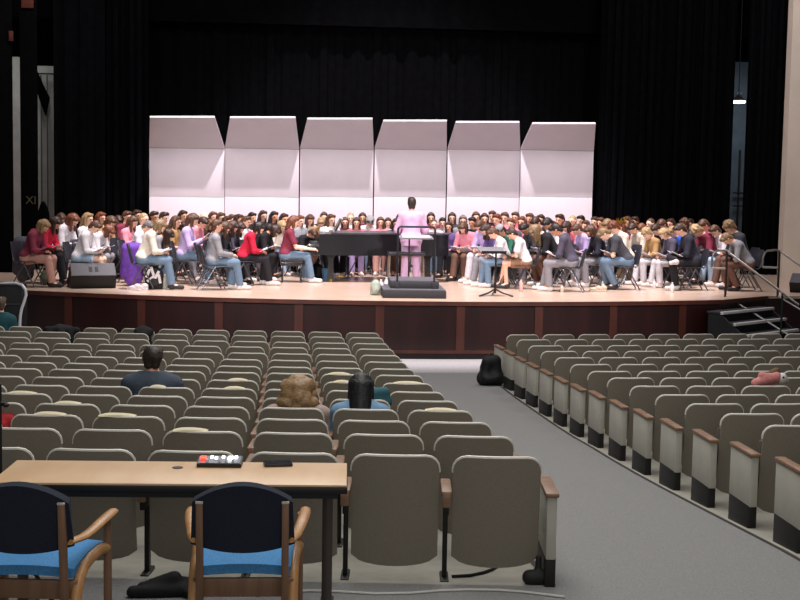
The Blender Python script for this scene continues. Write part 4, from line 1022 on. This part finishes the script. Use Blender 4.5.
# ------------------------------------------------------------------ foreground table and armchairs
TZ = floor_at(0, 6.3)+.74
BR, FR, BL = atz(348.5, 463, TZ), atz(346.8, 485.5, TZ), atz(17, 460, TZ)
ux = (BR-BL); TW = ux.length; ux.normalize(); ang = math.atan2(ux.y, ux.x); TD = (BR-FR).length
ctr = (BL+BR)/2 + (FR-BR)/2
tb = empty('folding_table', (ctr.x, ctr.y, TZ-.74), ang, 'long wood-topped table with black edge in the foreground at lower left', 'table')
lam = wood('d2b18c', 'c6a07a', .4, (2, .5, 1)); tblk = mat('131213', .5, 0)
MB().box((0, 0, .735), (TW-.008, TD-.008, .012), bev=.003).build('table_top', lam, tb)
MB().box((0, 0, .712), (TW, TD, .034), bev=.006).build('edge_band', tblk, tb)
MB().box((0, .05, .665), (TW-.25, .02, .07)).box((0, -TD/2+.04, .68), (TW-.1, .02, .03)).build('apron', tblk, tb)
MB().lathe([(.028, .741), (.028, .744), (.02, .745)], (TW*.5-.88, .1, 0), 16).build('grommet', tblk, tb)
lg = mat('4c4541', .4, 0, metal=.4)
for sx in (-1, 1):
    MB().tube([(sx*(TW/2-.10), -.02, .69), (sx*(TW/2-.10), -.02, .04)], .028, 10).build('leg', lg, tb)
    MB().box((sx*(TW/2-.10), -.02, .02), (.07, TD*.9, .035), bev=.012).build('foot', lg, tb)
def on_table(px, py): return atz(px, py, TZ+.003)
p = on_table(220, 465); md = empty('audio_mixer', p, ang, 'small black audio mixer with red and white lights on the table', 'mixer')
MB().prism([(-.06, 0), (.065, 0), (.065, .034), (-.06, .018)], -.115, .115, 'x').build('body', mat('19191b', .45, .05), md)
MB().prism([(-.055, .020), (.06, .035), (.06, .037), (-.055, .022)], -.108, .108, 'x').build('control_panel', mat('5b5d63', .4, .1), md)
for x, c, e in ((-.088, 'ff2a1a', 7), (-.045, 'dfe8ff', 2.5), (-.02, 'dfe8ff', 2), (.015, 'dfe8ff', 2), (.055, 'f0f6ff', 7), (.082, 'dfe8ff', 4)):
    MB().box((x, .02+.012*math.sin(x*90), .036), (.016 if e < 5 else .026, .03 if e < 5 else .045, .012), bev=.003).build('light', mat(c, .3, 0, emit=e), md)
for x in (-.065, .0, .035, .07): MB().lathe([(.008, 0), (.007, .016)], (x, -.03, .022), 10).build('knob', mat('d8d8d8', .4, 0), md)
p = on_table(278, 465); ph = empty('phone', p, ang+.15, 'black phone lying on the right part of the table', 'phone')
MB().box((0, 0, .008), (.15, .085, .014), bev=.006).build('case', mat('1d1d20', .4, 0), ph); MB().box((0, 0, .0158), (.14, .076, .002)).build('screen', mat('2c2e33', .15, 0), ph)

navy = mat('161d2c', .9, .2, 90, .2); bluef = mat('4583b8', .9, .15, 90, .2); oak = wood('b98a58', '9c6f43', .4, (3, 3, 1)); oakd = wood('7d5c45', '64462f', .45, (6, 6, 1)); cap_m = mat('b7b0a6', .4, 0)
def armchair(loc, rz, lab):
    c = empty('armchair', loc, rz, lab, 'chair', 'blue upholstered wooden armchairs at the table')
    def bk(u, v):
        x = (2*u-1)*.228; top = .912-.075*(2*u-1)**2; bot = .605+.035*(2*u-1)**2
        z = bot+(top-bot)*v; return Vector((x, .02-.05*v-.02+.035*(1-(2*u-1)**2)*-1, z))
    MB().grid(bk, 14, 10, .05).build('backrest', navy, c)
    def st_(u, v):
        x = (2*u-1)*(.225+.02*v); return Vector((x, .0+.46*v, .525+.02*math.sin(math.pi*v)-.012*(2*u-1)**2-.03*max(0, v-.85)))
    MB().grid(st_, 12, 10, -.045).build('seat', bluef, c)
    for s in (-1, 1):
        P = MB().box((s*.200, -.075, .59), (.034, .036, .47), rot=(-.07 if False else .07, 0, 0), bev=.005).build('back_post', oakd, c)
        MB().box((s*.200, -.092, .826), (.036, .038, .012), rot=(.07, 0, 0), bev=.003).build('post_cap', cap_m, P)
        MB().tube([(s*.222, -.06, .648), (s*.238, .02, .64), (s*.248, .08, .634), (s*.258, .15, .636), (s*.270, .22, .644), (s*.281, .30, .653), (s*.288, .38, .657), (s*.29, .45, .656)], [.024, .026, .027, .027, .028, .029, .029, .026], 12, True, .52).build('armrest', oak, c)
        MB().box((s*.265, .43, .32), (.032, .05, .65), bev=.006).build('front_leg', oakd, c)
        MB().tube([(s*.258, .42, .49), (s*.250, .32, .503), (s*.242, .20, .503), (s*.238, .11, .49), (s*.236, .05, .455), (s*.235, .01, .40), (s*.234, -.02, .32), (s*.232, -.05, .18), (s*.23, -.075, .0)], .027, 10).build('rear_leg', oak, c)
    MB().box((0, .02, .415), (.48, .022, .085), bev=.005).build('stretcher', oakd, c)
    MB().box((0, .25, .475), (.40, .36, .02)).build('seat_base', tblk, c)
    c.scale = (.92, 1, 1); return c
p = at(243.5, 540, 5.62); armchair((p.x, p.y, floor_at(p.x, 5.7)), R(-1.5), 'blue armchair with wooden arms pushed up to the middle of the table')
p = at(26, 540, 5.62); armchair((p.x, p.y, floor_at(p.x, 5.7)), R(-7), 'blue armchair with wooden arms at the left end of the table, cut by the frame')

# things on the floor behind the table
def fl(px, py):
    z = .75
    for i in range(6): p = atz(px, py, z); z = floor_at(p.x, p.y)
    return atz(px, py, z)
cab = mat('b9b6b2', .5, 0); cabk = mat('121212', .6, 0)
tag(MB().tube([fl(x, y)+Vector((0, 0, .008)) for x, y in ((256, 597), (280, 594), (310, 592), (340, 593), (375, 595), (410, 594.5), (440, 592), (470, 591), (500, 591.5), (525, 593.5), (545, 596), (565, 598.5))], .008, 6).build('white_cable', cab), 'pale cable lying across the floor behind the last row of seats', 'cable')
tag(MB().tube([fl(x, y)+Vector((0, 0, .01)) for x, y in ((452, 578), (470, 577), (484, 574), (492, 571), (497, 568))]+[fl(498, 568)+Vector((0, .05, .08))], .009, 6).build('black_cable', cabk), 'short black cable under the last-row seat nearest the aisle', 'cable')
def blob(name, loc, prims, mt, lab, cat, h=.013, rz=0, group=None):
    o = SDF()
    for q in prims: o.cone(*q)
    me = o.mesh(name, h, [mt] if not isinstance(mt, list) else mt); return tag(link(name, me, None, loc, rz), lab, cat, group)
p = fl(170, 597); blob('cable_bag', p, [((-.2, 0, .03), (.15, .03, .03), .035, .045, .03), ((.0, .1, .04), (.22, .12, .03), .05, .03, .03), ((-.1, .05, .06), (.02, .05, .09), .03, .04, .03), ((-.16, .08, .03), (-.02, .14, .05), .03, .03, .02), ((.1, -.03, .03), (.2, .04, .06), .025, .03, .02)], mat('141416', .8, .2), 'black heap of cables and cloth on the floor under the table', 'bag')
p = fl(538, 584); blob('power_block', p, [((-.05, 0, .04), (.05, 0, .04), .045, .045, .02), ((0, 0, .06), (.0, 0, .16), .02, .018, .02)], mat('1c1d1b', .7, .1), 'small dark lump by the foot of the end seat beside the aisle', 'box')
ps = at(0, 420, 7.0); gz = floor_at(ps.x, 7.0); ts = empty('tripod_stand', (ps.x-.012, 7.0, gz), 0, 'black pole stand with a clamp knob at the left edge of the photo', 'stand')
ht = at(0, 384, 7.0).z-gz
MB().tube([(0, 0, .25), (0, 0, ht)], .022, 10).build('pole', cabk, ts); kz = at(8, 403, 7.0).z-gz
MB().tube([(.0, 0, kz+.004), (.03, -.01, kz-.004)], .012, 8).sphere((.045, -.012, kz-.008), (.018, .018, .014), 10).build('knob', cabk, ts)
for a in (100, 220, 340): MB().tube([(0, 0, .45), (.32*math.cos(R(a)), .32*math.sin(R(a)), .01)], .011, 6).build('leg', cabk, ts)

# ------------------------------------------------------------------ people in the audience
POSES['aud'] = dict(lean=4, bow=4, arms='lap', shz=.04); POSES['aud_b'] = dict(lean=8, bow=14, arms='lap', neck=.085, shz=.045)
def audience(pz, seat_, px, py, hair, hcol, top, topc, infl, lab, hood=False, pants='2c2d33', skin=0, hs=1.0, name='jacket', wx=1.0):
    J = arch(pz); Y = seat_.location.y+.22; hp = at(px, py, Y); z0 = floor_at(hp.x, Y); s = (hp.z-z0)/(J['head'][2]+.02)
    rz = seat_.rotation_euler[2]
    b = link('person', part_mesh(pz, 'body', .01)); slot(b, SKIN[skin]); b.location = (hp.x, Y-J['head'][1]*s*.6, z0); b.scale = (s*wx, s, s); b.rotation_euler = (0, 0, rz)
    link(name, sdf_shirt(J, 'long', hood, infl).mesh(name, .010, [cloth(topc)]), b)
    link('trousers', sdf_pants(J, 'long').mesh('trousers', .013, [cloth(pants)]), b)
    for q in (-1, 1): slot(link('shoe', part_mesh(pz, 'shoe_%d' % q, .0125), b), mat('2a2628', .6, .05))
    ho = link('hair', sdf_hair(hair, J).mesh('hair', .007, [hair_mat(hcol)]), b); M = Matrix(J['HR'].tolist()).to_4x4(); M.translation = J['head']; ho.matrix_local = M; ho.scale = (hs, hs, hs)
    return tag(b, lab, 'person'), s
audience('aud', SEAT['left', 10, 4], 152, 357, 'short', '2b1f19', 'j', '3d4653', .045, 'dark-haired person in a dark blue-grey jacket, seen from behind, in the seats', hs=1.06, wx=1.25)
audience('aud_b', SEAT['left', 12, 2], 297, 388, 'wavy', '8a6d4c', 'h', '9a8880', .032, 'blonde person in a beige hoodie, seen from behind, in the seats', True, hs=1.2, name='hoodie', skin=2, wx=1.34)
audience('aud_b', SEAT['left', 12, 1], 360, 386, 'long', '0f0e12', 'd', '6a8aa8', .03, 'person with long straight black hair in a light denim jacket, from behind', hs=1.14, wx=1.18)
audience('aud', SEAT['left', 1, 10] if ('left', 1, 10) in SEAT else SEAT['left', 1, 9], 0, 303, 'short', '5b4636', 'j', '1f4d55', .05, 'brown-haired person in a teal top at the left end of the front row', hs=1.0, name='sweater')

# ------------------------------------------------------------------ belongings among the seats
def over_seat(k, n, side, dx, w, h, col, lab, name='jacket', dz=0):
    s = SEAT[side, k, n]; o = SDF()
    o.cone((dx-w, -.0, HS-.03), (dx+w, .0, HS-.03), .055, .05, .04).cone((dx-w*.8, -.035, HS-.08), (dx-w*.9, -.03, HS-h), .05, .06, .05).cone((dx+w*.6, -.04, HS-.08), (dx+w*.8, -.03, HS-h*.8), .05, .06, .05).cone((dx, -.04, HS-.08), (dx, -.03, HS-h*1.1), .06, .06, .05).cone((dx-w*.3, .06, HS), (dx+w*.5, .08, HS-.02), .06, .05, .05)
    b = link(name, o.mesh(name, .015, [mat(col, .8, .3, 14, .4)])); b.matrix_world = s.matrix_basis @ Matrix.Translation((0, 0, dz)); return tag(b, lab, 'jacket')
over_seat(1, 8, 'left', 0, .22, .3, '121214', 'black coat draped over a front row seat near the teal person')
over_seat(1, 6, 'left', .1, .10, .35, '131316', 'black coat hung on a front row seat, left of the middle')
over_seat(12, 6, 'left', .03, .11, .2, 'a01c22', 'bright red jacket hung on a seat back at the left edge of the photo', dz=-.09)
p = at(379, 398, 10.75); blob('teal_bag', Vector((p.x, 10.85, p.z-.10)), [((-.05, 0, .05), (.06, 0, .05), .06, .06, .04), ((-.04, 0, .12), (.05, .0, .13), .05, .05, .04)], mat('2a5560', .8, .15), 'small teal bag beyond the black-haired person in denim', 'bag')
s = fl(491.5, 386); bpk = blob('backpack', s+Vector((0, .1, 0)), [((-.10, 0, .10), (.10, 0, .10), .11, .11, .06), ((-.09, .0, .10), (-.06, 0, .34), .09, .08, .06), ((.09, .0, .10), (.07, 0, .36), .09, .08, .06), ((-.03, 0, .36), (.05, .0, .38), .08, .08, .05), ((-.06, -.1, .10), (.06, -.1, .12), .06, .06, .04)], mat('0c0c0e', .7, .2), 'black backpack on the aisle floor by the first right-hand row', 'backpack')
MB().tube([(-.13, -.06, .40), (-.17, -.09, .28), (-.17, -.1, .1), (-.14, -.06, .03)], .014, 6).tube([(-.04, 0, .44), (0, 0, .48), (.05, 0, .44)], .012, 6).build('strap', mat('2b2b2e', .7, .1), bpk)
p = at(770, 386.5, 12.62); PK = mat('c9837f', .9, .15, 25, .4); WHT = mat('d6d1cc', .9, .1, 25, .3)
tz = empty('plush_toy', (p.x, 12.66, p.z), R(4), 'pink and white plush toy lying over a seat top at right', 'toy')
o = SDF(); 
for q in (((-.14, 0, .03), (-.05, 0, .06), .045, .05), ((-.08, 0, .11), (.0, 0, .08), .035, .05), ((-.05, 0, .06), (.08, 0, .09), .05, .055), ((.02, .02, .03), (.10, .02, .05), .03, .03)): o.cone(*q, .02)
link('body', o.mesh('body', .009, [PK]), tz)
hd = link('head', SDF().ell((.135, -.01, .08), (.055, .05, .055), None, .02).cone((.16, -.01, .06), (.2, 0, .05), .03, .018, .02).mesh('head', .008, [WHT]), tz)
MB().sphere((.128, -.06, .095), (.012, .008, .012), 10).build('eye', mat('161212', .3, 0), hd)
link('tuft', SDF().cone((.03, .02, .13), (.09, .03, .15), .028, .035, .02).mesh('tuft', .009, [mat('6e5a42', .9, .2)]), tz)
# ------------------------------------------------------------------ light
def area(loc, target, size, power, col=(1, 1, 1), size_y=None):
    L = bpy.data.lights.new('light', 'AREA'); L.energy = power; L.color = col; L.size = size
    if size_y: L.shape = 'RECTANGLE'; L.size_y = size_y
    o = bpy.data.objects.new('light', L); COL.objects.link(o); o.location = loc
    d = Vector(target)-Vector(loc); o.rotation_euler = d.to_track_quat('-Z', 'Y').to_euler(); return o
def spot(loc, target, power, ang, blend=.5, rad=.3, col=(1, 1, 1)):
    L = bpy.data.lights.new('light', 'SPOT'); L.energy = power; L.color = col; L.spot_size = R(ang); L.spot_blend = blend; L.shadow_soft_size = rad
    o = bpy.data.objects.new('light', L); COL.objects.link(o); o.location = loc
    d = Vector(target)-Vector(loc); o.rotation_euler = d.to_track_quat('-Z', 'Y').to_euler(); return o
PINK = (1, .90, .94)
spot((2.2, 20.0, 28.8), (2.5, 28.3, 2), 56000, 31, .25, .45, PINK)
area((-3.5, 25, 11), (-2.5, 28, 1), 3, 520, PINK)
area((9, 25, 11), (8, 28, 1), 3, 520, PINK)
spot((-4, 10, 6.6), (1.4, 29, 2.4), 5200, 34, .6, .6, PINK)
spot((8.5, 10, 6.6), (3.6, 29, 2.4), 5200, 34, .6, .6, PINK)
L = bpy.data.lights.new('light', 'POINT'); L.energy = 60; L.color = (.75, .88, 1); L.shadow_soft_size = .15
o = bpy.data.objects.new('light', L); COL.objects.link(o); o.location = at(738.5, 106, 33)+Vector((0, 0, -.1))
area((-7.2, 33.4, 9), (-7.2, 35, 3), 1.5, 60, (.95, 1, .95))
for y, p in ((2.5, 240), (10, 480), (16, 390)): area((1, y, 8.5), (1, y+.01, 0), 5, p, (1, .985, .95), 9)
area((1, -5, 5.2), (1, 8, .8), 6, 190, (1, .975, .93), 3)
w = bpy.data.worlds.new('world'); SC.world = w; w.use_nodes = True
w.node_tree.nodes['Background'].inputs['Color'].default_value = (.05, .05, .052, 1); w.node_tree.nodes['Background'].inputs['Strength'].default_value = 1.2
